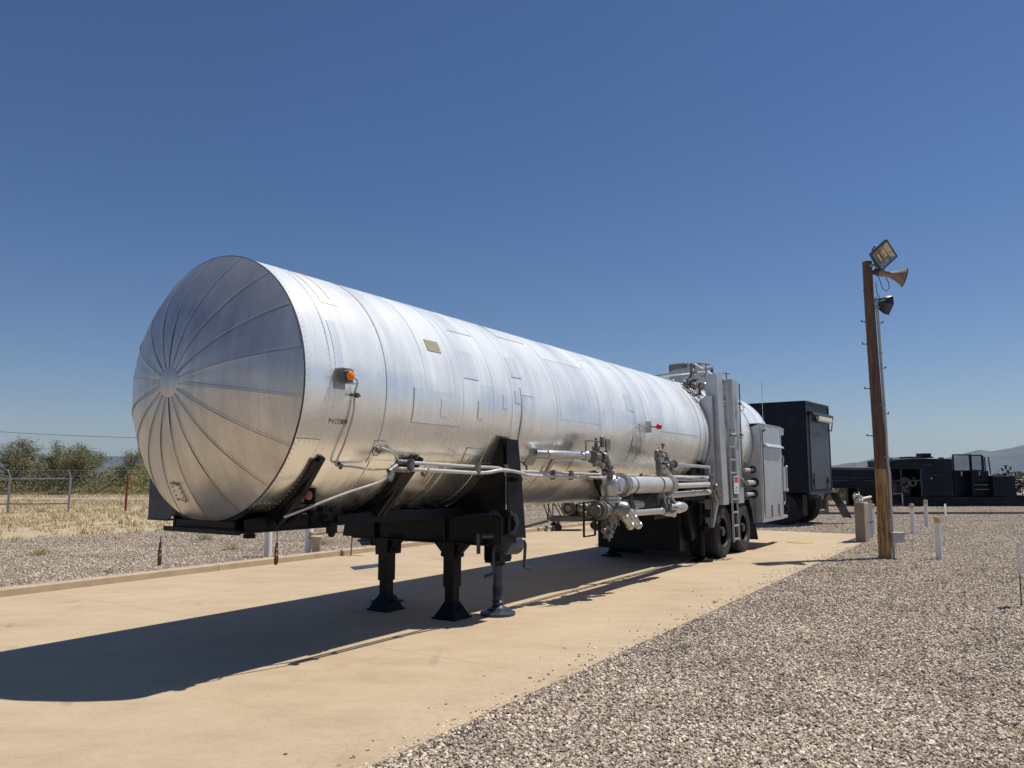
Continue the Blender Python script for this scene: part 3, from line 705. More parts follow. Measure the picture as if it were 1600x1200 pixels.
# outlined seams drawn by sealant beads around panels
mb = MB()
def outline(s0, s1, a0, a1, wd=.004, sides='lrtb'):
    da = math.degrees(wd / TR)
    if 'l' in sides: arc(mb, s0 - wd / 2, s0 + wd / 2, a0, a1, TR, .0045)
    if 'r' in sides: arc(mb, s1 - wd / 2, s1 + wd / 2, a0, a1, TR, .0045)
    if 'b' in sides: arc(mb, s0, s1, a0 - da / 2, a0 + da / 2, TR, .0045, 1)
    if 't' in sides: arc(mb, s0, s1, a1 - da / 2, a1 + da / 2, TR, .0045, 1)
outline(2.14, 2.40, 12, 28, sides='b'); outline(3.08, 3.29, 18, 31, sides='b'); outline(1.33, 2.08, -13.4, 3, sides='lb'); outline(1.74, 1.85, -9, -.5, sides='lb'); outline(2.36, 2.46, -8, 1, sides='lb')
outline(3.23, 3.48, -26, 8, sides='t'); outline(.03, .28, -24, 20, sides='b'); outline(4.1, 5.17, 38, 38.4, sides='b'); outline(.92, 1.06, -34, -23, sides='lt'); outline(2.2, 2.62, 42, 60, sides='b'); outline(3.3, 3.9, 50, 66, sides='bl')
outline(3.42, 3.64, -40, -31); outline(4.15, 4.65, -41, -27, sides='lr'); outline(7.3, 9.1, -2, -1.8, sides='b'); outline(6.28, 6.62, -20, -8, sides='ltb'); outline(2.3, 2.62, -33, -24, sides='lt')
merge(SHELL, mb, 'seam')
mb = MB(); arc(mb, .385, .44, 41, 66, TR, .004); arc(mb, .53, .59, 42, 70, TR, .004); arc(mb, .385, .59, 38.5, 42, TR, .0035); B(mb, 'yellowed_streak', 'stain')
mb = MB(); arc(mb, 1.64, 1.85, 23.5, 30, TR, .004); B(mb, 'filler_patch', 'tanpatch')
# head made of 18 overlapping gores
def head():
    mb = MB(); nr = 14; sub = 8; r0 = .118
    prof = lambda q: -.41 * (1 - q ** 2.5)
    for k in range(18):
        c = []
        for j in range(nr + 1):
            q = (r0 + (TR - r0) * j / nr) / TR; row = []
            for i in range(sub + 1):
                u = -1 + 2 * i / sub; a = 2.5 + 20 * k + 10 * u
                chord = math.cos(R_(10)) / math.cos(R_(10 * u)); bl = .75 * (1 - q ** 6)
                # flat gore pulled in towards its chord, with a soft bulge and an overlapped edge
                rr = TR * q * (1 - bl * (1 - chord) * 1.0)
                x = prof(q) + .0018 * q * (u * u - .35) * math.sin(math.pi * min(1, q * 1.02)) - (.0016 if u > .99 else 0) * q * (1 - q ** 8) + .004 * noise.noise(Vector((k * 3.1, q * 3, u)))
                p = cyp(0, a, rr); p.x = x; row.append(p)
            c.append(mb.verts(row))
        for P, Q in zip(c, c[1:]):
            for i in range(sub): mb.face([P[i], P[i + 1], Q[i + 1], Q[i]])
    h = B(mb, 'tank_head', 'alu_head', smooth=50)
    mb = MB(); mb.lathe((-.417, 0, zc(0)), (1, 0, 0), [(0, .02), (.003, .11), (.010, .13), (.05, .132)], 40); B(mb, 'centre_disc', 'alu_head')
    sm = MB(); rv = MB(); dk = MB()
    for k in range(18):
        a = 12.5 + 20 * k; dark = not (35 < a < 300) and False
        pl = []
        for j in range(nr + 1):
            q = (r0 + .01 + (TR - r0 - .012) * j / nr) / TR; p = cyp(0, a, TR * q); p.x = prof(q) + .0012 * q * math.sin(math.pi * min(1, q * 1.02)) - .0030; pl.append(p)
        for P, Q in zip(pl, pl[1:]): sm.bar(P, Q, .0015, .002, (1, 0, 0))
        side = 1.0
        for j in range(46):
            q = .17 + .815 * j / 45; aa = a + math.degrees(.02 / (TR * q))
            p = cyp(0, aa, TR * q); p.x = prof(q) + .001 * math.sin(math.pi * min(1, q * 1.02)) - .0032
            target = dk if 250 < (a % 360) < 357 or 180 < (a % 360) <= 250 else rv  # dark rivets on the lower half, pale ones above
            dome(target, p, .0042, Vector((-1, 0, 0)))
    for i in range(30):
        a = 12 * i; p = cyp(0, a, .155); p.x = prof(.155 / TR) - .002; dome(rv, p, .005, Vector((-1, 0, 0)))
    for j in range(8):   # small square cover plate low on the head
        pass
    a0, a1, q0, q1 = 258, 265, .73, .86
    def hp(a, q, off=0): p = cyp(0, a, TR * q); p.x = prof(q) + .004 - .012 - off; return p
    cpv = MB(); vs = [hp(a0, q0), hp(a1, q0), hp(a1, q1), hp(a0, q1)]; cpv.prism(vs, (.02, 0, 0)); B(cpv, 'head_cover_plate', 'alu_head')
    for i in range(5):
        f = i / 4
        for p in (hp(a0 + (a1 - a0) * f, q0 + .008, .002), hp(a0 + (a1 - a0) * f, q1 - .008, .002), hp(a0 + .4, q0 + (q1 - q0) * f, .002), hp(a1 - .4, q0 + (q1 - q0) * f, .002)): dome(dk, p, .0075, Vector((-1, 0, 0)))
    merge(h, sm, 'edge'); merge(h, rv, 'rivet'); merge(h, dk, 'dark_rivet')
head()
tx = text_obj('stencilled_number', 'P433009', .062, 'stencil', T, (0, 0, 0), (0, 0, 0), .0015)
def on_tank(o, s, a, r, tilt=0):
    """lay a flat thing against the tank at angle a"""
    p = cyp(s, a, r); nrm = Vector((0, -math.cos(R_(a)), math.sin(R_(a)))); x = Vector((1, 0, 0)); y = nrm.cross(x)
    m = Matrix((x, y, nrm)).transposed().to_4x4(); m.translation = Vector((p.x, -p.y, p.z)); o.matrix_local = m
on_tank(tx, .42, -16, TR + .002)
# amber side lamp
lp = MB(); p = cyp(.39, 2, TR); lp.prism([cyp(.32, 5.5, TR + .006), cyp(.44, 5.5, TR + .006), cyp(.44, -2.5, TR + .006), cyp(.32, -2.5, TR + .006)], (0, .006, 0))
lp.box((.38, TR + .05, zc(0) + .112), (.12, .09, .006)); lp.box((.44, TR + .055, zc(0) + .05), (.006, .09, .11)); lp.box((.46, TR + .055, zc(0) - .002), (.10, .08, .004))
lb = B(lp, 'side_lamp_bracket', 'galv')
mb = MB(); mb.cyl((.395, TR + .085, zc(0) + .055), (.39, TR + .115, zc(0) + .052), .043, n=24); B(mb, 'lamp_bezel', 'valve_dark', lb)
mb = MB(); mb.lathe((.391, TR + .113, zc(0) + .052), (-.15, 1, -.05), [(0, .038), (.016, .036), (.028, .022), (.032, .004)], 24); B(mb, 'amber_lens', 'amber', lb)
def cable(name, pts, r, m, n=6, parent=None, sub=6):
    P = [Vector(p) for p in pts]; out = []
    for i in range(len(P) - 1):
        p0 = P[max(i - 1, 0)]; p1 = P[i]; p2 = P[i + 1]; p3 = P[min(i + 2, len(P) - 1)]
        for k in range(sub):
            t = k / sub; out.append(.5 * ((2 * p1) + (p2 - p0) * t + (2 * p0 - 5 * p1 + 4 * p2 - p3) * t * t + (3 * p1 - p0 - 3 * p2 + p3) * t ** 3))
    out.append(P[-1]); mb = MB(); mb.tube(out, r, n); return B(mb, name, m, parent)
cable('lamp_cable', [(.47, TR + .07, zc(0) + .05), (.53, TR + .06, zc(0) + .02), (.54, TR + .02, 2.26), (.545, 1.155, 2.1), (.52, 1.09, 1.86), (.52, 1.0, 1.70), (.56, .965, 1.66), (.72, .97, 1.655), (.95, 1.0, 1.63), (1.10, 1.08, 1.64)], .009, 'conduit')
mb = MB(); mb.box((.545, TR + .022, 2.25), (.10, .03, .018)); mb.box((.555, TR + .03, 2.25), (.03, .03, .04)); mb.box((.60, .955, 1.665), (.022, .02, .07), (.5, 0, 0)); mb.box((.60, .96, 1.665), (.06, .02, .02)); B(mb, 'cable_clip', 'valve_dark')
# long service tubes on the near side
cable('service_tube', [(1.10, 1.12, 1.635), (1.6, 1.14, 1.625), (2.4, 1.155, 1.60), (2.75, 1.20, 1.63), (3.05, 1.24, 1.60), (3.4, 1.17, 1.57), (4.6, 1.17, 1.545), (7.2, 1.17, 1.50), (8.9, 1.17, 1.47), (9.6, 1.2, 1.46)], .019, 'pipe_white', 10)
cable('service_tube', [(1.20, 1.10, 1.70), (2.3, 1.12, 1.665), (2.7, 1.14, 1.655), (3.1, 1.13, 1.625), (4.6, 1.13, 1.59), (7.2, 1.13, 1.555), (9.0, 1.13, 1.535), (9.6, 1.15, 1.53)], .017, 'pipe_white', 10)
mb = MB()
for s, z in ((1.30, 1.67), (2.35, 1.635), (2.86, 1.63), (3.9, 1.575), (4.35, 1.57), (6.5, 1.53), (7.6, 1.51)): mb.box((s, 1.15, z), (.03, .05, .11)); mb.cyl((s, 1.165, z - .03), (s, 1.165, z + .06), .024, n=8)
B(mb, 'tube_clamp', 'valve')
mb = MB(); mb.cyl((1.08, 1.12, 1.632), (1.30, 1.135, 1.628), .026, n=14); mb.cyl((1.16, 1.10, 1.702), (1.33, 1.11, 1.695), .024, n=14); mb.cyl((1.05, 1.11, 1.61), (1.14, 1.12, 1.66), .03, n=12); mb.cyl((1.03, 1.13, 1.535), (1.07, 1.13, 1.60), .03, n=10); mb.cyl((1.5, 1.13, 1.585), (1.56, 1.13, 1.64), .028, n=10); B(mb, 'tube_coupling', 'valve')
cable('drain_tube', [(1.04, 1.12, 1.58), (.95, 1.09, 1.52), (.62, .98, 1.42), (.22, .83, 1.27), (.15, .8, 1.245)], [.010] * 25, 'pipe_white', 10)
cable('hose_loop', [(1.0, 1.03, 1.83), (1.06, 1.07, 1.81), (1.14, 1.09, 1.77), (1.16, 1.09, 1.72), (1.10, 1.09, 1.67)], .008, 'conduit')
mb = MB(); mb.cyl(cyp(.99, -27.5, TR), cyp(.99, -27.5, TR + .03), .02, n=10); mb.torus(cyp(.99, -27.5, TR + .004), (0, .88, -.46), .055, .004, 24, 6); B(mb, 'hose_fitting', 'valve')

# ---- black front frame: coupler plate, rails, saddles
def saddle(s0, s1, a_, ztop_in, drop, name='saddle', webz=1.12, wtop=.10):
    """cradle hugging the tank between -a and a about the bottom, down to webz"""
    a = -a_; mb = MB(); n = 18; a0, a1 = -90 - (90 - a), -90 + (90 - a); up = []; lo = []
    for i in range(n + 1):
        q = a0 + (a1 - a0) * i / n; p = cyp(s0, q, TR + .006); up.append((p.y, p.z))
        d = abs(q + 90) / (90 - a); ro = TR + .006 + wtop; p2 = cyp(s0, q, ro); z = min(p2.z, webz + drop * max(0, d - .35) / .65 * 1.0) if d > .35 else webz
        lo.append((p2.y, max(webz, p2.z - drop * (1 - d))))
    A_ = mb.verts([(s0, y, z) for y, z in up]); B_ = mb.verts([(s1, y, z) for y, z in up]); C_ = mb.verts([(s0, y, z) for y, z in lo]); E_ = mb.verts([(s1, y, z) for y, z in lo])
    for i in range(n):
        mb.face([A_[i], A_[i + 1], B_[i + 1], B_[i]]); mb.face([C_[i], C_[i + 1], E_[i + 1], E_[i]]); mb.face([A_[i], A_[i + 1], C_[i + 1], C_[i]]); mb.face([B_[i], B_[i + 1], E_[i + 1], E_[i]])
    mb.face([A_[0], B_[0], E_[0], C_[0]]); mb.face([A_[-1], B_[-1], E_[-1], C_[-1]])
    return B(mb, name, 'black', bevel=.004)
saddle(.27, .37, -33, 1.7, .06, webz=1.13, wtop=.030)
saddle(.02, .10, -64, 1.7, .06, webz=1.13, wtop=.02)
saddle(1.38, 1.52, -31, 1.7, .06, webz=1.13, wtop=.06)
def strut(pts, wd, th, name='saddle_arm'):
    mb = MB()
    for a, b in zip(pts, pts[1:]): mb.bar(a, b, wd, th, (1, 0, 0))
    return B(mb, name, 'black', bevel=.004)
# near and far channel arms leaning against the saddles
for k in (1, -1):
    strut([(.36, .99 * k, 1.735), (.33, .80 * k, 1.44), (.30, .56 * k, 1.18)], .055, .06)
    strut([(1.53, 1.03 * k, 1.745), (1.40, .66 * k, 1.20)], .035, .05); strut([(1.60, 1.03 * k, 1.745), (1.47, .66 * k, 1.20)], .035, .05)
mb = MB(); mb.box((.45, 0, 1.115), (1.0, .96, .022)); mb.box((-.05, 0, 1.118), (.04, 1.0, .04)); mb.box((0, 0, 1.16), (.03, .8, .08)); B(mb, 'coupler_plate', 'black', bevel=.004)
mb = MB(); mb.cyl((.45, 0, 1.11), (.45, 0, 1.04), .045, n=16); mb.cyl((.45, 0, 1.05), (.45, 0, 1.02), .055, n=16); B(mb, 'kingpin', 'black')
mb = MB()
for k in (1, -1):
    mb.prism([(.02, .47 * k, 1.13), (2.85, .47 * k, 1.13), (2.85, .47 * k, 1.21), (1.4, .47 * k, 1.22), (.1, .47 * k, 1.23), (.02, .47 * k, 1.22)], (0, .03 * k, 0))
    mb.prism([(.02, .30 * k, 1.13), (2.85, .30 * k, 1.13), (2.85, .30 * k, 1.24), (.02, .30 * k, 1.22)], (0, .02 * k, 0))
    mb.prism([(.9, .62 * k, 1.13), (2.85, .66 * k, 1.13), (2.85, .66 * k, 1.22), (1.45, .62 * k, 1.24), (.9, .62 * k, 1.22)], (0, .022 * k, 0))
for s in (.25, .7, 1.1, 1.45, 1.9, 2.4): mb.box((s, 0, 1.18), (.04, 1.0, .10))
for s in (1.3, 1.7, 2.1, 2.5): mb.box((s, 0, 1.20), (.05, 1.26, .09))
B(mb, 'gooseneck_rail', 'black', bevel=.003)
mb = MB(); mb.box((.42, .80, 1.41), (.015, .12, .13)); mb.box((.46, .76, 1.345), (.09, .14, .012)); mb.bar((.44, .78, 1.35), (.44, .60, 1.20), .03, .02); lbr = B(mb, 'reflector_bracket', 'black')
mb = MB(); mb.cyl((.412, .80, 1.415), (.398, .80, 1.415), .040, n=24); B(mb, 'red_reflector', 'redrefl', lbr)
mb = MB()
for s, t, z in ((.55, .66, 1.26), (.62, .70, 1.29), (.72, .66, 1.22)): mb.cyl((s, t, z), (s, t + .08, z), .035, n=12)
mb.bar((.3, .60, 1.22), (.95, .62, 1.24), .02, .02); mb.bar((.40, .74, 1.30), (.40, .50, 1.16), .03, .03); mb.box((.85, .62, 1.11), (.08, .06, .09)); mb.ball((.85, .62, 1.06), .035, 2); B(mb, 'air_coupling', 'black')
# grey splash panel on the far side of the nose
mb = MB(); mb.prism([(.28, -1.30, 1.16), (.28, -.98, 1.16), (.28, -.85, 1.25), (.28, -.6, 1.25), (.28, -.6, 1.60), (.28, -1.30, 1.60)], (.02, 0, 0)); mb.box((.34, -1.14, 1.155), (.14, .32, .012)); mb.box((.8, -1.29, 1.38), (1.0, .02, .42)); B(mb, 'splash_panel', 'navy_metal', bevel=.003)

# ---- landing gear bulkhead
def bulkhead():
    mb = MB(); n = 16; s0 = 2.86; th = .05; up = []
    for i in range(n + 1):
        a = -90 - 64 + 128 * i / n; p = cyp(s0, a, TR + .008); up.append((p.y, p.z))
    lo = [(1.13, 1.84), (1.13, 1.02), (-1.13, 1.02), (-1.13, 1.84)]
    mb.prism([(s0, y, z) for y, z in up] + [(s0, y, z) for y, z in lo], (th, 0, 0)); B(mb, 'landing_gear_bulkhead', 'black')
    for k in (1, -1):
        mb = MB(); mb.prism([(2.84, 1.02 * k, 1.96), (2.84, 1.14 * k, 1.97), (2.84, 1.17 * k, .98), (2.84, 1.0 * k, .98)], (.02, 0, 0))
        mb.prism([(2.86, 1.155 * k, 1.975), (3.10, 1.155 * k, 1.965), (3.16, 1.165 * k, 1.5), (3.22, 1.18 * k, .88), (2.86, 1.18 * k, .93)], (0, .018 * k, 0))
        mb.prism([(3.09, 1.02 * k, 1.92), (3.09, 1.15 * k, 1.965), (3.20, 1.17 * k, .9), (3.20, .98 * k, .9)], (.018, 0, 0)); B(mb, 'bulkhead_post', 'black', bevel=.003)
    mb = MB(); mb.box((3.0, 1.21, 1.53), (.16, .06, .05)); mb.box((2.95, 1.26, 1.53), (.05, .05, .04)); B(mb, 'post_hinge', 'black')
    # cross box with its lit flanges
    mb = MB(); mb.box((2.93, 0, .985), (.30, 2.32, .30)); B(mb, 'crossmember', 'black', bevel=.006)
    mb = MB(); mb.box((2.76, 0, 1.145), (.05, 2.34, .018)); mb.box((2.76, 0, .83), (.05, 2.0, .018))
    for t in (-.66, .42): mb.box((2.76, t, .985), (.04, .02, .31))
    mb.prism([(2.73, -1.14, .84), (2.73, -.62, .84), (2.73, -.62, 1.12), (2.73, -1.08, 1.12)], (.30, 0, 0)); B(mb, 'crossmember_flange', 'black', bevel=.003)
    for k in (1, -1):
        t = .485 * k
        mb = MB(); mb.box((2.81, t, .60), (.145, .145, .50)); L = B(mb, 'landing_leg', 'black', bevel=.006)
        mb = MB(); mb.box((2.81, t, .30), (.115, .115, .46)); 
        for q in (.46, .50): mb.box((2.81, t, q), (.128, .128, .012))
        B(mb, 'inner_leg', 'black', L, bevel=.003)
        mb = MB()
        for q in (1, -1): mb.prism([(2.78, t + .072 * q, .90), (2.78, t + .072 * q, .66), (2.78, t + .30 * q, .88), (2.78, t + .30 * q, .90)], (.06, 0, 0))
        mb.prism([(2.89, t - .03, .90), (2.89, t - .03, .66), (3.1, t - .03, .9)], (0, .06, 0))
        for q in (1, -1): mb.cyl((2.76, t + .1 * q, .70), (2.86, t + .1 * q, .70), .03, n=10); 
        B(mb, 'leg_gusset', 'black', L, bevel=.003)
        mb = MB()
        for q in range(4):
            mb.verts
        b0 = .145; b1 = .06; A_ = mb.verts([(2.81 + x * b0, t + y * b0, .03) for x, y in ((-1, -1), (1, -1), (1, 1), (-1, 1))]); B_ = mb.verts([(2.81 + x * b1, t + y * b1, .19) for x, y in ((-1, -1), (1, -1), (1, 1), (-1, 1))])
        for i in range(4): mb.face([A_[i], A_[(i + 1) % 4], B_[(i + 1) % 4], B_[i]])
        mb.face(B_); mb.face(A_[::-1]); mb.box((2.81, t, .022), (.32, .32, .022))
        mb.cyl((2.81, t - .12, .12), (2.81, t + .12, .12), .022, n=10); B(mb, 'foot', 'black', L, bevel=.004)
    for k in (1, -1):
        t = .80 * k if k > 0 else -.86
        mb = MB(); mb.cyl((3.25, t, .56), (3.25, t, .95), .085, n=20); mb.box((3.25, t, .72), (.24, .22, .20)); mb.box((3.25, t, .61), (.30, .16, .03)); J = B(mb, 'stabiliser_jack', 'black', bevel=.004)
        mb = MB(); mb.cyl((3.25, t, .10), (3.25, t, .58), .058, n=20); 
        for q in range(7): mb.torus((3.25, t, .235 + q * .014), (0, 0, 1), .058, .005, 20, 6)
        mb.lathe((3.25, t, .185), (0, 0, -1), [(0, .05), (.03, .075)], 20); B(mb, 'jack_screw', 'navy_metal', J)
        mb = MB(); mb.lathe((3.25, t, .014), (0, 0, 1), [(0, .20), (.028, .20), (.035, .185), (.05, .13), (.075, .115), (.085, .085), (.12, .05), (.15, .045)], 36); B(mb, 'foot_pad', 'navy_metal', J)
        mb = MB(); o = .14 * k
        mb.lathe((3.10, t + o, .80), (1, 0, -.05), [(0, .05), (.02, .105), (.30, .11), (.33, .10), (.36, .03)], 28); mb.box((3.20, t + o * .7, .92), (.30, .26, .03), (0, .0, 0)); B(mb, 'gear_case', 'navy_metal', J)
        mb = MB()
        if k > 0:
            mb.tube([(3.44, t + .17, .80), (3.50, t + .20, .82), (3.52, t + .20, .78), (3.49, t + .20, .52)], .018, 8); mb.cyl((3.49, t + .19, .515), (3.56, t + .28, .50), .014, n=8)
            mb.tube([(3.02, t + .14, .80), (2.92, t + .18, .81), (2.90, t + .18, .76), (2.90, t + .18, .52)], .016, 8); mb.cyl((2.90, t + .18, .51), (2.84, t + .14, .49), .018, n=8); mb.ball((2.83, t + .13, .49), .022, 2)
        else:
            mb.cyl((3.1, t - .3, .74), (3.1, t - .12, .76), .05, n=10); mb.cyl((3.1, t - .38, .75), (3.1, t - .3, .75), .015, n=8)
        B(mb, 'crank_handle', 'navy_metal', J)
    mb = MB(); mb.cyl((2.80, .62, 1.13), (2.80, 1.04, 1.15), .022, n=10); mb.cyl((2.82, .98, 1.15), (2.96, 1.16, 1.14), .062, n=16); mb.cyl((2.90, 1.20, 1.17), (2.90, 1.22, 1.17), .02, n=10)
    mb.tube([(2.96, 1.20, 1.15), (2.99, 1.22, 1.06), (2.96, 1.20, .97), (2.86, 1.12, .93), (2.72, .95, .93)], .03, 10); mb.tube([(2.70, .92, .95), (2.70, .92, .88), (2.70, .92, .74)], .022, 8); B(mb, 'crank_shaft', 'navy_metal')
bulkhead()
# rails under the belly, rear saddles, rear subframe
mb = MB()
for k in (1, -1):
    q = 6.1 if k > 0 else 8.7
    mb.prism([(q, .62 * k, 1.24), (q + .25, .62 * k, 1.0), (13.9, .62 * k, .95), (13.9, .62 * k, 1.28)], (0, .06 * k, 0))
    mb.prism([(q - .2, .80 * k, 1.30), (q, .80 * k, 1.24), (9.6, .80 * k, 1.18), (9.6, .80 * k, 1.02), (q - .1, .80 * k, 1.06)], (0, .05 * k, 0))
for s in (8.8, 9.3, 10.9, 12.2, 13.6): mb.box((s, 0, 1.06), (.10, 1.5, .16))
B(mb, 'rear_subframe', 'black', bevel=.004)
for s0, aa in ((9.3, -24),): saddle(s0, s0 + .14, aa, 1.7, .10, webz=1.10, wtop=.09)
mb = MB(); mb.prism([(9.30, .98, 1.92), (9.48, 1.02, 1.92), (9.62, 1.06, 1.12), (8.75, .9, 1.12)], (0, .04, 0)); mb.prism([(5.40, .90, 1.55), (5.50, .90, 1.62), (6.10, .86, 1.12), (5.90, .86, 1.06)], (0, .05, 0)); B(mb, 'saddle_gusset', 'black', bevel=.003)
# axle group bulkhead, boxes and mud guards
mb = MB(); mb.box((9.20, 0, .66), (.5, 1.6, .86)); mb.box((8.5, .25, .98), (1.1, 1.0, .3)); mb.box((7.2, .72, 1.16), (1.8, .12, .16)); mb.prism([(9.0, .8, .95), (9.35, .8, 1.1), (9.6, .8, 1.1), (9.6, .8, .5), (9.25, .8, .4)], (0, .12, 0)); B(mb, 'axle_housing', 'black', bevel=.008)
mb = MB()
for s in (10.4, 11.7): mb.cyl((s, -1.0, .5), (s, 1.0, .5), .07, n=14); 
for k in (1, -1):
    mb.box((11.05, .52 * k, .62), (1.7, .09, .10)); mb.box((11.05, .52 * k, .80), (.28, .14, .34))
    for s in (10.4, 11.7): mb.box((s, .52 * k, .56), (.2, .12, .12))
B(mb, 'axle', 'black', bevel=.004)
def wheel(s, t, k, name='wheel'):
    """k = side the disc faces"""
    R = .50; e = empty(name, (s, -t, .502), 0); e.parent = T
    def P(d, r): return (d * k, r)
    mb = MB(); prof = [(-.135, .29), (-.142, .34), (-.145, .42), (-.13, .475), (-.10, .497), (-.06, R), (-.055, R - .014), (-.045, R - .014), (-.04, R), (-.005, R), (0, R - .014), (.008, R - .014), (.013, R), (.06, R), (.065, R - .014), (.075, R - .014), (.08, R - .002), (.11, .495), (.13, .475), (.145, .42), (.142, .34), (.135, .29)]
    mb.lathe((0, 0, 0), (0, 1, 0), prof, 56, cap=False)
    for i in range(28):
        a = 2 * math.pi * i / 28; mb.box((.484 * math.cos(a), .10, .484 * math.sin(a)), (.02, .055, .035), (0, -a, 0)); mb.box((.484 * math.cos(a), -.10, .484 * math.sin(a)), (.02, .055, .035), (0, -a, 0))
    B(mb, 'tyre', 'rubber', e)
    mb = MB(); z = 1 if k > 0 else -1
    mb.lathe((0, -.14 * z, 0), (0, z, 0), [(0, .295), (.02, .285), (.1, .27), (.15, .25), (.17, .15), (.155, .10), (.155, .001)], 40, cap=False); mb.lathe((0, .10 * z, 0), (0, z, 0), [(0, .26), (.035, .298), (.045, .298), (.045, .285), (.01, .255)], 40, cap=False); B(mb, 'rim', 'rim', e)
    mb = MB(); mb.lathe((0, .01 * z, 0), (0, z, 0), [(0, .09), (.12, .085), (.13, .07), (.135, .001)], 24, cap=False)
    for i in range(10): a = 2 * math.pi * i / 10; mb.cyl((.125 * math.cos(a), .02 * z, .125 * math.sin(a)), (.125 * math.cos(a), .06 * z, .125 * math.sin(a)), .014, n=6)
    B(mb, 'hub', 'rim', e)
    return e
W0 = wheel(10.4, .98, 1)
for s in (10.4, 11.7):
    for t in (.98, .68, -.68, -.98):
        if (s, t) == (10.4, .98): continue
        c = copy_tree(W0, T); c.location = (s, -t, .502); c.rotation_euler = (0, 1.1 * s + t, math.pi if t < 0 and abs(t) > .8 else 0)
mb = MB()
for k in (1, -1):
    y = .82 * k
    pr = [(9.55, .80), (9.75, 1.04), (12.1, 1.06), (12.28, .95), (12.38, .5)]
    for (a, b), (c, d) in zip(pr, pr[1:]): mb.prism([(a, y - .34 * k, b), (c, y - .34 * k, d), (c, y - .34 * k, d + .012), (a, y - .34 * k, b + .012)], (0, .68 * k, 0))
    mb.prism([(11.95, 1.165 * k, 1.07), (12.30, 1.165 * k, 1.07), (12.30, 1.165 * k, .55), (12.22, 1.165 * k, .55), (12.10, 1.165 * k, .85), (11.95, 1.165 * k, 1.0)], (0, .012 * k, 0)); mb.prism([(9.52, 1.165 * k, 1.12), (9.95, 1.165 * k, 1.07), (9.80, 1.165 * k, .95), (9.62, 1.165 * k, .62), (9.52, 1.165 * k, .62)], (0, .012 * k, 0))
B(mb, 'mudguard', 'navy_metal')
mb = MB()
for k in (1, -1): mb.prism([(12.38, .50 * k, .55), (12.38, 1.16 * k, .55), (12.55, 1.16 * k, .20), (12.55, .5 * k, .20)], (.012, 0, 0))
B(mb, 'mud_flap', 'rubber')
for (s, t) in ((9.97, .95), (9.55, -.82)):
    if t > 0: s = 9.62
    mb = MB(); mb.cyl((s, t, .50), (s, t, 1.05), .08, n=16); mb.cyl((s, t, .62), (s - .05, t + .12, .62), .07, n=14); L = B(mb, 'rear_jack', 'black')
    mb = MB(); mb.cyl((s, t, .05), (s, t, .52), .055, n=16); B(mb, 'jack_screw', 'black', L)
    mb = MB(); mb.lathe((s, t, .014), (0, 0, 1), [(0, .2), (.03, .2), (.05, .12), (.1, .06)], 28); B(mb, 'foot_pad', 'black', L)

# ---- plumbing on the near side
def flange(mb, c, ax, r, th=.03, n=24, bolts=8):
    c = Vector(c); ax = Vector(ax).normalized(); mb.cyl(c - ax * th / 2, c + ax * th / 2, r, n=n); m = rotm(ax)
    for i in range(bolts):
        a = 2 * math.pi * i / bolts; p = c + m @ Vector((r * .82 * math.cos(a), r * .82 * math.sin(a), 0)); mb.cyl(p - ax * (th / 2 + .015), p + ax * (th / 2 + .015), .010, n=6)
Y = 1.36
# upper pipe from the tank to the first valve
mb = MB(); mb.lathe((3.70, 1.20, 1.815), (1, .10, 0), [(0, .045), (.02, .052), (.45, .052), (.47, .046), (.78, .046), (.80, .060), (.84, .060)], 20); mb.torus((4.45, 1.275, 1.815), (1, .1, 0), .055, .010, 24, 8); mb.torus((4.50, 1.28, 1.815), (1, .1, 0), .055, .010, 24, 8); B(mb, 'vent_pipe', 'pipe')
mb = MB(); mb.prism([cyp(3.60, -22, TR + .004), cyp(3.78, -22, TR + .004), cyp(3.72, -33, TR + .004), cyp(3.52, -33, TR + .004)], (0, .012, 0)); mb.cyl((3.66, 1.08, 1.82), (3.74, 1.20, 1.815), .05, n=14); B(mb, 'vent_flange_plate', 'galv')
def gate_valve(s, t, z, sc_, up=1, wheel_r=.0, ax=(1, 0, 0), name='gate_valve', m='valve'):
    mb = MB(); a = Vector(ax).normalized(); c = Vector((s, t, z))
    flange(mb, c - a * .11 * sc_, a, .085 * sc_, .022); flange(mb, c + a * .11 * sc_, a, .085 * sc_, .022)
    mb.lathe(c - a * .11 * sc_, a, [(0, .055 * sc_), (.05 * sc_, .062 * sc_), (.11 * sc_, .075 * sc_), (.17 * sc_, .062 * sc_), (.22 * sc_, .055 * sc_)], 18)
    u = Vector((0, 0, up)); mb.cyl(c, c + u * .12 * sc_, .042 * sc_, n=12); flange(mb, c + u * .12 * sc_, u, .06 * sc_, .018, 12, 6)
    mb.cyl(c + u * .12 * sc_, c + u * .26 * sc_, .014 * sc_ + .004, n=8)
    for q in (1, -1): mb.bar(c + u * .12 * sc_ + a * .045 * sc_ * q, c + u * .24 * sc_ + a * .02 * sc_ * q, .010, .012)
    if wheel_r: mb.torus(c + u * .25 * sc_, u, wheel_r, .008, 20, 6); mb.bar(c + u * .25 * sc_ - a * wheel_r, c + u * .25 * sc_ + a * wheel_r, .010, .008)
    return B(mb, name, m)
gate_valve(4.74, 1.31, 1.80, .95, 1)
mb = MB(); mb.tube([(4.83, 1.34, 2.0), (4.42, 1.34, 2.005), (4.40, 1.34, 2.0), (4.40, 1.34, 1.86)], .010, 8); mb.cyl((4.86, 1.34, 1.93), (4.86, 1.34, 2.06), .032, n=12); mb.box((4.98, 1.36, 1.97), (.12, .02, .14)); mb.ball((4.80, 1.36, 2.05), .026, 2); B(mb, 'valve_handle', 'valve')
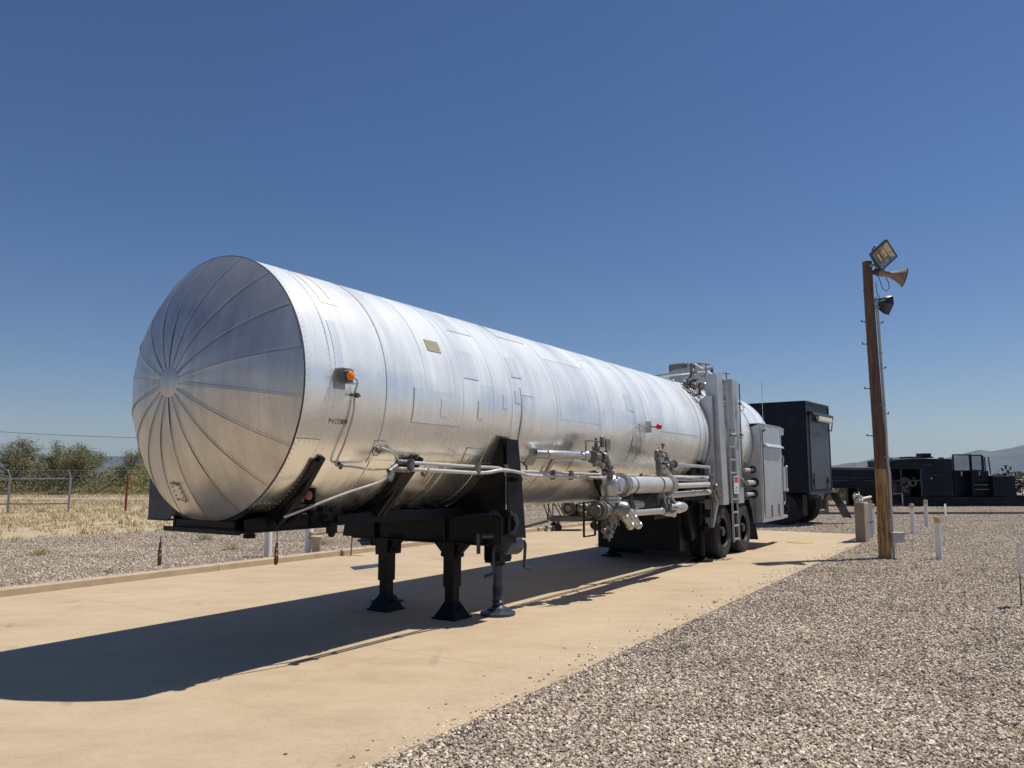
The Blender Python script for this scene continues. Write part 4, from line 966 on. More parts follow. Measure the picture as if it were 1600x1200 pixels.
mb = MB(); mb.ball((4.92, 1.33, 1.80), .065, 2, (1, 1, 1.2)); mb.tube([(4.90, 1.34, 1.82), (4.97, 1.36, 1.74), (4.98, 1.37, 1.65), (5.0, 1.38, 1.55)], .040, 12); flange(mb, (4.985, 1.37, 1.67), (0, 0, 1), .065, .02, 16, 6); flange(mb, (4.99, 1.375, 1.60), (0, 0, 1), .07, .02, 16, 6); mb.cyl((4.7, 1.36, 1.74), (4.76, 1.40, 1.66), .03, n=10); mb.box((4.66, 1.34, 1.72), (.07, .05, .08)); B(mb, 'riser_pipe', 'valve')
# big insulated delivery pipe
mb = MB(); mb.lathe((5.30, Y, 1.44), (1, 0, -.01), [(0, .10), (.02, .118), (1.72, .118), (1.76, .09)], 32); B(mb, 'delivery_pipe', 'pipe_white')
mb = MB(); flange(mb, (5.34, Y, 1.44), (1, 0, 0), .162, .035, 36, 12); flange(mb, (5.40, Y, 1.44), (1, 0, 0), .162, .03, 36, 12); flange(mb, (6.98, Y, 1.425), (1, 0, 0), .162, .03, 36, 12); flange(mb, (7.04, Y, 1.425), (1, 0, 0), .162, .035, 36, 12); B(mb, 'pipe_flange', 'pipe')
mb = MB()
for s in (5.68, 6.62): mb.torus((s, Y, 1.435), (1, 0, 0), .121, .008, 36, 6); mb.box((s, Y, 1.295), (.035, .04, .05)); mb.prism([(s, Y - .03, 1.31), (s + .02, Y - .03, 1.10), (s + .20, Y - .03, 1.10), (s + .03, Y - .03, 1.31)], (0, .02, 0)); mb.bar((s, Y - .04, 1.3), (s, 1.0, 1.12), .03, .03)
B(mb, 'pipe_strap', 'valve_dark')
mb = MB(); mb.ball((5.08, Y, 1.44), .135, 3, (1, .95, 1.05)); mb.cyl((5.08, Y, 1.44), (5.32, Y, 1.44), .108, n=28); mb.lathe((5.08, Y + .02, 1.44), (-.25, 1, 0), [(0, .105), (.10, .105), (.115, .092), (.125, .07), (.13, .01)], 28); mb.lathe((5.02, Y, 1.44), (0, 0, -1), [(0, .12), (.10, .115), (.16, .09), (.30, .085)], 24); B(mb, 'pipe_elbow', 'pipe')
mb = MB(); mb.torus((5.06, Y + .11, 1.44), (-.25, 1, 0), .104, .010, 30, 6); mb.cyl((5.02, Y + .10, 1.56), (5.03, Y + .16, 1.36), .018, n=8); B(mb, 'elbow_cover', 'pipe')
mb = MB(); flange(mb, (5.02, Y, 1.275), (0, 0, 1), .13, .03, 30, 10); flange(mb, (5.02, Y, 1.235), (0, 0, 1), .13, .025, 30, 10); B(mb, 'pipe_flange', 'pipe')
mb = MB(); mb.cyl((5.02, Y, 1.25), (5.02, Y, .95), .085, n=22); mb.lathe((4.62, Y, 1.13), (1, 0, 0), [(0, .07), (.05, .085), (.40, .085)], 22); flange(mb, (4.72, Y, 1.13), (1, 0, 0), .125, .03, 30, 10); flange(mb, (4.66, Y, 1.13), (1, 0, 0), .115, .03, 30, 10); mb.torus((4.62, Y, 1.13), (1, 0, 0), .06, .014, 24, 8)
mb.lathe((5.05, Y + .02, 1.14), (.5, .8, 0), [(0, .09), (.12, .10), (.19, .085), (.22, .05), (.23, .01)], 22); B(mb, 'suction_tee', 'valve')
gate_valve(5.02, Y - .02, .93, .8, -1, .0)
mb = MB()
for (s, z, l) in ((5.30, 1.02, .34), (5.58, 1.00, .32)):
    a = Vector((s - .06, Y + .03, z + .10)); d = Vector((.55, .18, -.62)).normalized()
    mb.lathe(a, d, [(0, .035), (.05, .048), (.12, .048), (.13, .056), (.18, .056), (.19, .047), (l * .8, .047), (l * .8 + .01, .056), (l * .95, .056), (l, .04)], 18)
B(mb, 'hose_nozzle', 'pipe')
mb = MB(); mb.cyl((5.22, Y + .02, 1.26), (5.24, Y + .04, 1.05), .028, n=10); mb.ball((5.25, Y + .05, 1.13), .05, 2, (1, 1, 1.3)); mb.ball((5.21, Y + .05, 1.25), .032, 2); mb.cyl((5.2, Y + .03, 1.02), (5.4, Y + .05, 1.06), .03, n=10); mb.cyl((4.9, Y, .93), (4.98, Y + .06, .84), .03, n=10); mb.ball((4.83, Y, .87), .04, 2); mb.box((4.95, Y, .80), (.12, .08, .06)); B(mb, 'nozzle_valve', 'valve')
mb = MB(); mb.lathe((5.47, Y - .12, 1.165), (1, 0, -.02), [(0, .05), (.02, .062), (.28, .062), (.29, .075), (.33, .075), (.34, .05), (.42, .05), (.44, .062), (.52, .062), (.54, .045), (.62, .06), (.68, .06), (.70, .045), (.85, .045)], 20); B(mb, 'lower_manifold_pipe', 'pipe_white')
mb = MB(); mb.lathe((5.56, Y, 1.055), (1, 0, -.012), [(0, .05), (.05, .065), (.09, .065), (.10, .045), (1.15, .045), (1.16, .055), (1.22, .055)], 18); mb.cyl((5.72, Y, 1.0), (5.72, Y, 1.11), .055, n=14); B(mb, 'lower_manifold_pipe', 'pipe')
gate_valve(6.90, Y, 1.10, .9, 1)
mb = MB(); mb.lathe((6.98, Y + .02, 1.07), (1, .05, 0), [(0, .06), (.08, .075), (.30, .075), (.34, .09), (.38, .09), (.40, .075), (.52, .078), (.60, .06), (.63, .02)], 22); mb.cyl((6.85, Y, 1.0), (7.05, Y + .05, .98), .035, n=12); mb.ball((7.1, Y + .06, .97), .04, 2); mb.tube([(6.86, Y, 1.3), (6.84, Y + .02, 1.24), (6.84, Y + .02, 1.06)], .018, 8); mb.ball((6.92, Y + .06, 1.26), .035, 2); mb.bar((7.0, Y + .05, 1.24), (7.16, Y + .05, 1.14), .05, .03); B(mb, 'drain_filter', 'pipe')
# second valve cluster
mb = MB(); mb.tube([(6.86, Y - .06, 1.56), (6.86, Y - .07, 1.66), (6.86, Y - .08, 1.86)], .045, 12); mb.box((6.85, Y - .08, 1.85), (.09, .07, .14)); mb.ball((6.82, Y - .08, 1.92), .035, 2); mb.tube([(6.90, Y - .06, 1.93), (6.97, Y - .05, 1.95), (7.0, Y - .05, 2.02)], .016, 8); mb.ball((7.0, Y - .05, 2.03), .03, 2); mb.tube([(6.92, Y - .06, 1.92), (7.10, Y - .04, 1.91), (7.12, Y - .04, 1.90), (7.12, Y - .04, 1.78)], .012, 8); B(mb, 'relief_riser', 'valve')
gate_valve(7.06, Y - .02, 1.74, .62, 1); gate_valve(7.24, Y - .02, 1.735, .5, -1)
mb = MB(); flange(mb, (7.36, Y - .02, 1.735), (1, 0, 0), .065, .03, 16, 6); mb.cyl((7.10, Y + .03, 1.66), (7.24, Y + .05, 1.62), .03, n=10); mb.cyl((7.26, Y, 1.72), (7.26, Y, 1.46), .010, n=6); mb.ball((6.98, Y + .03, 1.70), .038, 2); B(mb, 'relief_fittings', 'valve')
mb = MB(); mb.cyl((7.36, Y - .02, 1.735), (9.15, 1.30, 1.70), .026, n=12); mb.cyl((9.15, 1.30, 1.72), (9.15, 1.30, 1.42), .016, n=8); B(mb, 'relief_pipe', 'pipe')
mb = MB(); mb.lathe((7.08, Y, 1.40), (1, -.02, 0), [(0, .06), (.10, .06), (.11, .042), (1.95, .042)], 18); flange(mb, (7.22, Y, 1.40), (1, 0, 0), .065, .03, 16, 6); B(mb, 'return_pipe', 'pipe_white')
mb = MB(); mb.lathe((6.95, Y - .1, 1.25), (1, -.02, .005), [(0, .045), (.1, .048), (2.4, .048)], 16); mb.torus((8.5, Y - .13, 1.26), (1, 0, 0), .05, .006, 20, 6); B(mb, 'return_pipe', 'pipe_white')
mb = MB(); mb.cyl((7.2, 1.18, 1.55), (9.4, 1.22, 1.50), .022, n=10); B(mb, 'air_line', 'pipe_white')
gate_valve(9.12, Y - .03, 1.40, .7, 1, .06); mb = MB(); mb.ball((9.25, Y, 1.36), .06, 2); mb.cyl((9.15, Y, 1.28), (9.24, Y + .02, 1.10), .03, n=10); mb.cyl((9.3, Y, 1.32), (9.32, Y + .02, 1.20), .025, n=10); mb.bar((9.1, Y, 1.22), (9.7, Y, 1.20), .03, .02); B(mb, 'shutoff_fittings', 'valve')
# red marker lamp with its bracket
mb = MB(); mb.box((6.72, 1.20, 2.29), (.03, .08, .17)); mb.cyl((6.72, 1.24, 2.30), (6.86, 1.27, 2.30), .022, n=10); mb.cyl((6.38, 1.20, 2.31), (6.70, 1.20, 2.29), .009, n=6); rl = B(mb, 'marker_lamp_bracket', 'galv')
mb = MB(); mb.lathe((6.84, 1.28, 2.30), (.6, 1, 0), [(0, .042), (.05, .045), (.07, .035), (.08, .01)], 20); B(mb, 'red_lens', 'red', rl)
cable('marker_cable', [(6.12, 1.16, 2.20), (6.25, 1.17, 2.28), (6.38, 1.19, 2.32), (6.42, 1.18, 2.26), (6.5, 1.15, 2.0), (6.4, 1.06, 1.75)], .006, 'conduit')
cable('hose_loop', [(3.16, 1.10, 1.93), (3.20, 1.09, 1.80), (3.24, 1.06, 1.74), (3.30, 1.10, 1.72), (3.36, 1.12, 1.66), (3.34, 1.13, 1.60)], .009, 'wire')
cable('hose_loop', [(3.28, 1.0, 1.56), (3.20, .97, 1.49), (3.23, .94, 1.43), (3.32, .95, 1.44), (3.38, .99, 1.50), (3.50, 1.03, 1.54)], .007, 'wire')
mb = MB(); mb.tube([(4.40, 1.30, 1.24), (4.40, 1.30, .82), (4.70, 1.30, .82), (4.70, 1.30, 1.20)], .016, 4); mb.cyl((4.40, 1.30, 1.02), (4.70, 1.30, 1.02), .016, n=4); B(mb, 'step', 'black')

# ---- rear control posts, ladder, manway and equipment cabinet
def post(s0, s1, tin, ttop, tbot, z0, z1, name='control_post'):
    mb = MB()
    mb.prism([(s0, tin, z0 + .02), (s0, tbot, z0), (s0, ttop, z1), (s0, tin, z1 - .02)], (.02, 0, 0))
    A_ = mb.verts([(s0 + .02, tbot - .004, z0), (s1, tbot - .004, z0), (s1, ttop - .004, z1), (s0 + .02, ttop - .004, z1)]); B_ = mb.verts([(s0 + .02, tbot - .03, z0), (s1, tbot - .03, z0), (s1, ttop - .03, z1), (s0 + .02, ttop - .03, z1)])
    mb.face(A_); mb.face(B_[::-1])
    for i in range(4): mb.face([A_[i], B_[i], B_[(i + 1) % 4], A_[(i + 1) % 4]])
    mb.prism([(s1 - .02, tin + .1, z0 + .02), (s1 - .02, tbot - .03, z0), (s1 - .02, ttop - .03, z1), (s1 - .02, tin + .1, z1 - .02)], (.02, 0, 0)); return B(mb, name, 'galv', bevel=.003)
post(9.78, 10.12, 1.06, 1.27, 1.33, 1.02, 3.44); post(10.72, 11.08, 1.02, 1.27, 1.33, 1.02, 3.43)
mb = MB(); n = 14; pl = [cyp(9.66, a, TR + .01) for a in np.linspace(34, -38, n)]; pl = [(9.66, p.y, p.z) for p in pl] + [(9.66, 1.16, 1.15), (9.66, 1.22, 1.15), (9.66, 1.20, 3.0), (9.66, 1.12, 3.04)]
mb.prism(pl, (.11, 0, 0)); mb.prism([(9.66, 1.0, 1.12), (9.66, 1.27, 1.12), (9.66, 1.15, .62), (9.66, 1.0, .62)], (.1, 0, 0)); B(mb, 'bulkhead_plate', 'galv', bevel=.003)
mb = MB(); pl = [cyp(10.72, a, TR + .01) for a in np.linspace(30, -40, n)]; mb.prism([(10.70, p.y, p.z) for p in pl] + [(10.70, 1.05, 1.1), (10.70, 1.05, 3.3)], (.02, 0, 0)); B(mb, 'bulkhead_plate', 'galv')
mb = MB(); s0, s1 = 10.20, 10.52; tt = lambda z: 1.37 - (z - .33) * .02
for s in (s0, s1): mb.bar((s, tt(.33), .33), (s, tt(3.3), 3.30), .035, .022, (1, 0, 0))
for z in np.arange(.38, 2.35, .245): mb.bar((s0, tt(z), z), (s1, tt(z), z), .03, .03)
B(mb, 'ladder', 'galv', bevel=.002)
mb = MB(); mb.box((10.36, 1.395, 1.47), (.27, .006, .15), (R_(-1), 0, 0)); sg = B(mb, 'ladder_sign', 'white'); 
mb = MB(); mb.box((10.36, 1.3935, 1.32), (.25, .006, .21)); B(mb, 'sign_lower_panel', 'white', sg)
mb = MB(); mb.box((10.36, 1.3995, 1.475), (.235, .002, .11)); B(mb, 'sign_header', 'redsign', sg)
mb = MB(); mb.ball((10.33, 1.398, 1.385), .014, 1, (1, .2, 1)); mb.bar((10.33, 1.399, 1.375), (10.36, 1.399, 1.33), .016, .003, (0, 1, 0)); mb.bar((10.36, 1.399, 1.335), (10.40, 1.399, 1.33), .012, .003, (0, 1, 0)); mb.bar((10.29, 1.399, 1.32), (10.43, 1.399, 1.32), .008, .003, (0, 1, 0)); B(mb, 'sign_pictogram', 'black_ink', sg, smooth=0)
mb = MB(); mb.box((10.36, 1.399, 1.28), (.14, .002, .016)); mb.box((10.36, 1.399, 1.255), (.16, .002, .012)); B(mb, 'sign_small_print', 'grey_ink', sg, smooth=0)
mb = MB(); mb.cyl((10.22, 1.36, 1.96 + .35), (10.30, 1.40, 2.31), .03, n=10); mb.cyl((10.34, 1.36, 2.31), (10.42, 1.40, 2.31), .03, n=10); mb.box((10.32, 1.37, 2.40), (.26, .02, .05)); mb.cyl((10.95, 1.34, 1.32), (10.95, 1.34, 3.35), .014, n=8); mb.cyl((10.75, 1.36, 2.28), (11.0, 1.36, 2.28), .012, n=8); mb.ball((10.98, 1.36, 2.34), .026, 2)
for z in (2.95, 2.34, 1.45): mb.box((10.96, 1.345, z), (.12, .03, .05)); mb.ball((10.90, 1.36, z + .02), .026, 2)
B(mb, 'latch_rod', 'valve')
mb = MB(); mb.lathe((11.6, 0, 3.22), (0, 0, 1), [(0, .32), (.02, .30), (.60, .30)], 40); B(mb, 'manway_neck', 'galv')
mb = MB(); mb.lathe((11.6, 0, 3.80), (0, 0, 1), [(0, .30), (0.001, .345), (.035, .345), (.037, .33), (.042, .33), (.044, .345), (.085, .345), (.10, .32), (.11, .1)], 44)
for i in range(24): a = 2 * math.pi * i / 24; mb.cyl((11.6 + .322 * math.cos(a), .322 * math.sin(a), 3.78), (11.6 + .322 * math.cos(a), .322 * math.sin(a), 3.91), .016, n=6)
B(mb, 'manway_cover', 'valve')
mb = MB(); mb.prism([(11.3, .34, 3.3), (11.35, 1.0, 3.0), (11.35, 1.02, 3.1), (11.3, .34, 3.88)], (.02, 0, 0)); mb.bar((11.2, .35, 3.85), (10.9, 1.05, 3.40), .05, .03); mb.box((11.62, -.345, 3.5), (.03, .03, .6)); mb.bar((11.25, .2, 3.25), (11.25, .2, 3.9), .04, .02); B(mb, 'manway_gusset', 'galv', bevel=.003)
mb = MB(); mb.lathe((10.55, -.42, 3.55), (.03, 1, .06), [(0, .030), (.02, .034), (1.30, .034), (1.31, .045), (1.38, .045)], 16); mb.tube([(10.55, -.40, 3.55), (10.6, -.30, 3.50), (10.75, -.22, 3.50), (10.8, -.22, 3.40), (10.8, -.22, 3.25)], .028, 10); mb.tube([(10.5, -.36, 3.52), (10.5, -.30, 3.34)], .02, 8); B(mb, 'top_pipe', 'pipe')
def cluster(name, c, rad, n, seed, mats, sz=(.03, .07)):
    rd = random.Random(seed); groups = {m: MB() for m in mats}
    for i in range(n):
        mb = groups[mats[i % len(mats)]]; p = Vector(c) + Vector([rd.uniform(-1, 1) * r for r in rad]); k = rd.choice(('cyl', 'cyl', 'ball', 'tee', 'wheel')); q = rd.uniform(*sz); ax = rd.choice(((1, 0, 0), (0, 1, 0), (0, 0, 1)))
        a = Vector(ax)
        if k == 'cyl': mb.cyl(p - a * q, p + a * q * 1.6, q * .55, n=12); mb.cyl(p - a * q * .3, p + a * q * .1, q * .85, n=12)
        elif k == 'ball': mb.ball(p, q * .6, 2)
        elif k == 'tee': mb.cyl(p - a * q * 2, p + a * q * 2, q * .35, n=10); b = a.yzx; mb.cyl(p, p + b * q * 2, q * .3, n=10)
        else: mb.torus(p, a, q * 1.1, q * .14, 18, 6); mb.bar(p - a.yzx * q * 1.1, p + a.yzx * q * 1.1, .008, .006); mb.cyl(p, p + a * q, q * .2, n=8)
    for m, mb in groups.items(): B(mb, name, m)
cluster('top_valve_cluster', (10.15, .80, 3.33), (.25, .16, .18), 22, 4, ('valve', 'pipe', 'brass'))
cluster('top_valve_cluster', (10.55, 1.02, 3.45), (.16, .10, .14), 12, 5, ('valve', 'brass', 'valve_dark'), (.025, .05))
cluster('shoulder_valve_cluster', (9.72, .70, 3.26), (.22, .20, .08), 26, 6, ('pipe', 'valve', 'valve_dark'), (.03, .06))
cluster('shoulder_valve_cluster', (9.55, .92, 3.05), (.12, .10, .08), 14, 16, ('pipe', 'valve', 'valve_dark'), (.02, .05))
cluster('post_valve_cluster', (10.42, 1.18, 3.12), (.10, .05, .30), 16, 8, ('pipe', 'valve', 'brass'), (.02, .045))
cluster('manifold_fittings', (6.9, 1.34, 1.78), (.15, .06, .14), 12, 9, ('pipe', 'valve'), (.018, .035))
cluster('manifold_fittings', (4.92, 1.34, 1.72), (.12, .06, .16), 12, 10, ('valve', 'valve_dark'), (.018, .035))
cluster('manifold_fittings', (5.15, 1.36, .96), (.22, .07, .10), 14, 12, ('valve', 'pipe', 'valve_dark'), (.02, .045))
cluster('manifold_fittings', (7.0, 1.38, 1.10), (.16, .07, .12), 14, 13, ('pipe', 'valve'), (.02, .045))
mb = MB(); mb.torus((10.05, .98, 3.66), (0, .1, 1), .085, .009, 24, 6); mb.bar((9.96, .98, 3.66), (10.14, .98, 3.66), .012, .008); mb.cyl((10.05, .98, 3.44), (10.05, .98, 3.68), .012, n=8); mb.torus((10.86, 1.12, 3.56), (0, .1, 1), .07, .008, 24, 6); mb.cyl((10.86, 1.12, 3.36), (10.86, 1.12, 3.58), .012, n=8); mb.bar((10.79, 1.12, 3.56), (10.93, 1.12, 3.56), .012, .008); mb.tube([(10.0, .72, 3.30), (10.0, .72, 3.70), (10.02, .90, 3.68)], .010, 6); B(mb, 'valve_handwheel', 'brass')
mb = MB(); mb.tube([(9.9, 1.0, 3.28), (9.88, 1.06, 3.22), (9.88, 1.08, 3.05), (9.8, 1.04, 2.98)], .02, 8); mb.tube([(9.95, .97, 3.28), (9.93, 1.0, 3.2), (9.93, 1.03, 3.0)], .012, 8); mb.tube([(12.0, .9, 3.08), (12.35, .96, 3.06), (12.7, .93, 3.02), (12.78, .88, 3.02), (12.75, .84, 3.04)], .012, 6); B(mb, 'hand_rail', 'galv')
# cabinet
def cabinet():
    z0, z1, s0, s1, t1 = .56, 2.64, 12.42, 14.22, 1.30
    mb = MB(); n = 16
    arcp = [cyp(s0, a, TR + .006) for a in np.linspace(15.5, -80, n)]
    fp = [(s0, p.y, p.z) for p in arcp] + [(s0, arcp[-1].y, z0), (s0, t1, z0), (s0, t1, z1)]
    mb.prism(fp, (.025, 0, 0)); fp2 = [(s0, -p[1], p[2]) for p in fp]; mb.prism(fp2, (.025, 0, 0)); B(mb, 'cabinet_front', 'galv', bevel=.002)
    for k in (1, -1):
        mb = MB(); mb.box(((s0 + s1) / 2 + .015, (t1 - .015) * k, (z0 + z1) / 2), (s1 - s0 - .03, .026, z1 - z0)); Sd = B(mb, 'cabinet_side', 'cab', bevel=.003)
        if k > 0:
            mb = MB(); mb.box((13.38, t1 + .006, 1.42), (1.42, .010, 1.52)); mb.box((13.38, t1 + .004, 2.40), (1.42, .006, .40)); dr = B(mb, 'cabinet_door', 'cab', Sd, bevel=.002)
            mb = MB(); mb.prism([(12.68, t1 + .012, 2.24), (12.68, t1 + .10, 2.17), (12.68, t1 + .10, 2.155), (12.68, t1 + .012, 2.155)], (1.40, 0, 0)); B(mb, 'drip_hood', 'cab', Sd, bevel=.002)
            mb = MB(); mb.box((12.53, t1 + .008, 1.6), (.10, .012, 1.98)); mb.box((14.15, t1 + .006, 1.6), (.06, .010, 1.98)); mb.box((13.32, t1 + .008, .60), (1.76, .014, .07)); B(mb, 'cabinet_frame', 'cab', Sd, bevel=.002)
            mb = MB()
            for s in (13.15, 13.75): mb.cyl((s, t1 + .012, .76), (s, t1 + .03, .76), .022, n=10); mb.cyl((s, t1 + .022, .66), (s, t1 + .022, .90), .012, n=6); mb.ball((s, t1 + .03, .90), .018, 1)
            mb.cyl((12.58, t1 + .012, 2.50), (12.58, t1 + .07, 2.50), .03, n=12); mb.cyl((12.58, t1 + .06, 2.52), (12.70, t1 + .06, 2.52), .02, n=10); mb.box((12.575, t1 + .022, 1.6), (.018, .012, 1.7)); B(mb, 'door_latch', 'valve', Sd)
            mb = MB(); mb.cyl((12.56, t1 + .05, 2.45), (12.56, t1 + .05, 3.55), .006, n=5); B(mb, 'antenna', 'conduit', Sd)
    mb = MB()
    for k in (1, -1): mb.box(((s0 + s1) / 2, 1.19 * k, z1 + .01), (s1 - s0 + .02, .24, .016))
    mb.box((s1 - .01, 0, (z0 + z1) / 2), (.02, 2.56, z1 - z0)); mb.box(((s0 + s1) / 2, 0, z0 + .01), (s1 - s0 - .04, 2.5, .02)); B(mb, 'cabinet_shell', 'cab')
    mb = MB(); mb.box((14.42, 1.22, .60), (.42, .14, .06)); mb.box((14.34, 1.27, 1.46), (.24, .12, .56)); mb.tube([(14.27, 1.31, 1.75), (14.27, 1.33, 1.95), (14.25, 1.30, 2.0)], .015, 6); mb.cyl((14.46, 1.34, 1.2), (14.46, 1.34, 1.74), .02, n=8); mb.ball((14.46, 1.34, 1.74), .035, 2); mb.ball((14.46, 1.34, 1.2), .035, 2); mb.tube([(14.4, 1.3, 1.16), (14.4, 1.3, .95), (14.3, 1.3, .88)], .01, 6); B(mb, 'rear_box', 'galv', bevel=.004)
    mb = MB(); mb.box((14.36, 1.24, 2.56), (.26, .12, .16)); lh = B(mb, 'lamp_housing', 'galv', bevel=.004)
    mb = MB(); mb.cyl((14.49, 1.24, 2.60), (14.52, 1.24, 2.60), .04, n=14); mb.cyl((14.44, 1.30, 2.60), (14.44, 1.315, 2.60), .035, n=14); B(mb, 'red_lens', 'redrefl', lh)
    mb = MB(); mb.cyl((11.85, 1.16, 1.40), (12.46, 1.16, 1.40), .05, n=18); mb.cyl((11.85, 1.14, 1.16), (12.46, 1.14, 1.16), .04, n=16); mb.cyl((11.9, 1.1, 1.66), (12.2, 1.12, 1.66), .04, n=16); B(mb, 'rear_pipe', 'pipe_white')
    mb = MB(); mb.cyl((12.405, 1.16, 1.40), (12.418, 1.16, 1.40), .10, n=24); mb.cyl((12.405, 1.14, 1.16), (12.418, 1.14, 1.16), .09, n=24); mb.torus((12.41, 1.13, 1.55 + .12), (1, 0, 0), .06, .02, 20, 8); B(mb, 'pipe_grommet', 'rubber')
cabinet()
# ------------------------------------------------------------ tags hanging from the nose
def hang_tag(loc, ln, m, label, rz=0):
    e = empty('hanging_tag', loc, RZ + rz, label=label, cat='tag')
    mb = MB(); mb.tube([(0, 0, 0), (.004, .003, -ln * .5), (0, 0, -ln)], .004, 6); mb.build('cord', 'wire', e)
    mb = MB(); mb.prism([(-.012, 0, -ln), (.012, 0, -ln), (.030, 0, -ln - .08), (.034, 0, -ln - .15), (.024, 0, -ln - .185), (-.024, 0, -ln - .185), (-.034, 0, -ln - .15), (-.030, 0, -ln - .08)], (0, .006, 0)); mb.build('tag_body', m, e)
    mb = MB()
    for z, q in ((.055, .012), (.10, .016)): mb.box((0, .003, -ln - z), (q * 1.3, .010, q * 1.7))
    mb.build('tag_window', 'white', e)
hang_tag(W(-.44, .05, 1.105), .05, 'browntag', 'brown tag hanging from the front edge of the black coupler plate', .6)
hang_tag(W(.30, .55, 1.24), .22, 'redtag', 'dark red tag hanging on a long cord beside the red reflector', .4)

# ------------------------------------------------------------ round cover and dark patch on the pad
mb = MB(); mb.prism([(-.42, -.14, 0), (.30, -.20, 0), (.46, .10, 0), (-.20, .18, 0)], (0, 0, .01)); o = mb.build('dark_pad_patch', 'navy_metal', loc=W(5.7, -3.55, .013), rotz=RZ, smooth=0); tag(o, 'flat dark patch lying on the pad behind the landing legs', 'cover')  # thin dark sheet laid flat on the pad
mb = MB(); mb.lathe((0, 0, 0), (0, 0, 1), [(0, .30), (.008, .30), (.012, .285)], 36); o = mb.build('round_cover', 'cream_cap', loc=W(14.6, 1.55, .013)); tag(o, 'round pale yellow cover set in the pad near its far corner', 'cover')

# ------------------------------------------------------------ utility pole
PL = empty('utility_pole', (7.03, 14.75, 0), 0, label='tall weathered wooden pole with floodlights and a horn loudspeaker', cat='pole')
def PB(mb, name, m, parent=None, **k): return mb.build(name, m, parent or PL, **k)
mb = MB(); n = 20; rr = random.Random(2); rings = []
for j in range(30):
    z = -.1 + 5.83 * j / 29; r = .118 - .030 * j / 29
    cx = .018 * math.sin(z * .9) - .02 * z / 5.7
    rings.append(mb.verts([(cx + r * (1 + .05 * noise.noise(Vector((math.cos(a) * 2, math.sin(a) * 2, z * .5)))) * math.cos(a), r * (1 + .05 * noise.noise(Vector((math.cos(a) * 2, math.sin(a) * 2, z * .5 + 9)))) * math.sin(a), z) for a in [2 * math.pi * i / n for i in range(n)]]))
for A_, B_ in zip(rings, rings[1:]):
    for i in range(n): mb.face([A_[i], A_[(i + 1) % n], B_[(i + 1) % n], B_[i]])
mb.face(rings[-1]); PB(mb, 'pole_shaft', 'wood')
mb = MB(); mb.tube([(.135, -.07, -.05), (.135, -.07, .30), (.125, -.075, 1.0), (.13, -.075, 1.6), (.112, -.072, 1.75), (.115, -.07, 2.6), (.10, -.07, 3.6), (.085, -.066, 4.6), (.068, -.06, 5.0)], .026, 12); PB(mb, 'conduit', 'conduit')
mb = MB()
for z in (.9, 1.9, 2.9, 3.9, 4.8): mb.box((.105 - z * .008, -.08, z), (.10, .05, .02))
PB(mb, 'conduit_strap', 'fence')
mb = MB(); mb.box((.19, -.12, .40), (.21, .12, .16)); mb.box((.19, -.185, .40), (.22, .012, .175)); mb.box((.19, -.12, .49), (.24, .15, .014)); mb.cyl((.135, -.07, .2), (.135, -.07, .33), .035, n=12); PB(mb, 'junction_box', 'conduit', bevel=.006)
for z, k in ((4.53, -1), (4.51, 1), (4.09, -1), (3.62, 1), (3.22, -1), (2.73, 1), (2.31, -1), (1.86, 1)):
    x = .095 - .004 * z; mb = MB(); a = Vector((x * k, 0, z)); b = Vector(((x + .14) * k, 0, z)); mb.cyl(a, b, .009, n=8); mb.cyl(b - Vector((.008 * k, 0, 0)), b + Vector((-.008 * k, 0, .035)), .011, n=8); PB(mb, 'step_peg', 'wire')
def flood(c, rot, w, h, d, name='floodlight'):
    from mathutils import Euler
    e = empty(name, c); e.parent = PL; e.rotation_mode = 'YXZ'; e.rotation_euler = rot
    mb = MB()   # face towards -y in its own frame
    F = [(-w / 2, 0, -h / 2), (w / 2, 0, -h / 2), (w / 2, 0, h / 2), (-w / 2, 0, h / 2)]; K = [(-w * .27, d, -h * .25), (w * .27, d, -h * .25), (w * .27, d, h * .25), (-w * .27, d, h * .25)]
    A_ = mb.verts(F); B_ = mb.verts([(x, d * .45, z) if False else (x * .96, d * .4, z * .96) for x, y, z in F]); Cc = mb.verts(K)
    for i in range(4): mb.face([A_[i], A_[(i + 1) % 4], B_[(i + 1) % 4], B_[i]]); mb.face([B_[i], B_[(i + 1) % 4], Cc[(i + 1) % 4], Cc[i]])
    mb.face(Cc)
    inn = mb.verts([(x * .86, .0, z * .86) for x, y, z in F])
    for i in range(4): mb.face([A_[i], A_[(i + 1) % 4], inn[(i + 1) % 4], inn[i]])
    mb.build('housing', 'navy_metal', e, smooth=20)
    mb = MB(); R1 = [(-w * .43, .004, -h * .43), (w * .43, .004, -h * .43), (w * .43, .004, h * .43), (-w * .43, .004, h * .43)]; A_ = mb.verts(R1); B_ = mb.verts([(x * .45, d * .36, z * .45) for x, y, z in R1])
    for i in range(4): mb.face([A_[i], A_[(i + 1) % 4], B_[(i + 1) % 4], B_[i]])
    mb.face(B_); mb.build('reflector', 'reflector', e, smooth=10)
    mb = MB(); mb.cyl((-w * .25, d * .2, 0), (w * .28, d * .2, 0), .022, n=12); mb.box((w * .3, d * .2, 0), (.04, .05, .05)); mb.build('bulb', 'beige', e)
    mb = MB(); mb.box((0, .001, h * .16), (w * .86, .003, .006)); mb.box((w * .14, .001, 0), (.006, .003, h * .86)); mb.build('glass_bars', 'wire', e)
    mb = MB(); mb.tube([(-w * .5, d * .3, 0), (-w * .56, d * .5, 0), (-w * .3, d * 1.3, -.02), (0, d * 1.45, -.03), (w * .3, d * 1.3, -.02), (w * .56, d * .5, 0), (w * .5, d * .3, 0)], .014, 6); mb.build('yoke', 'wire', e)
    return e
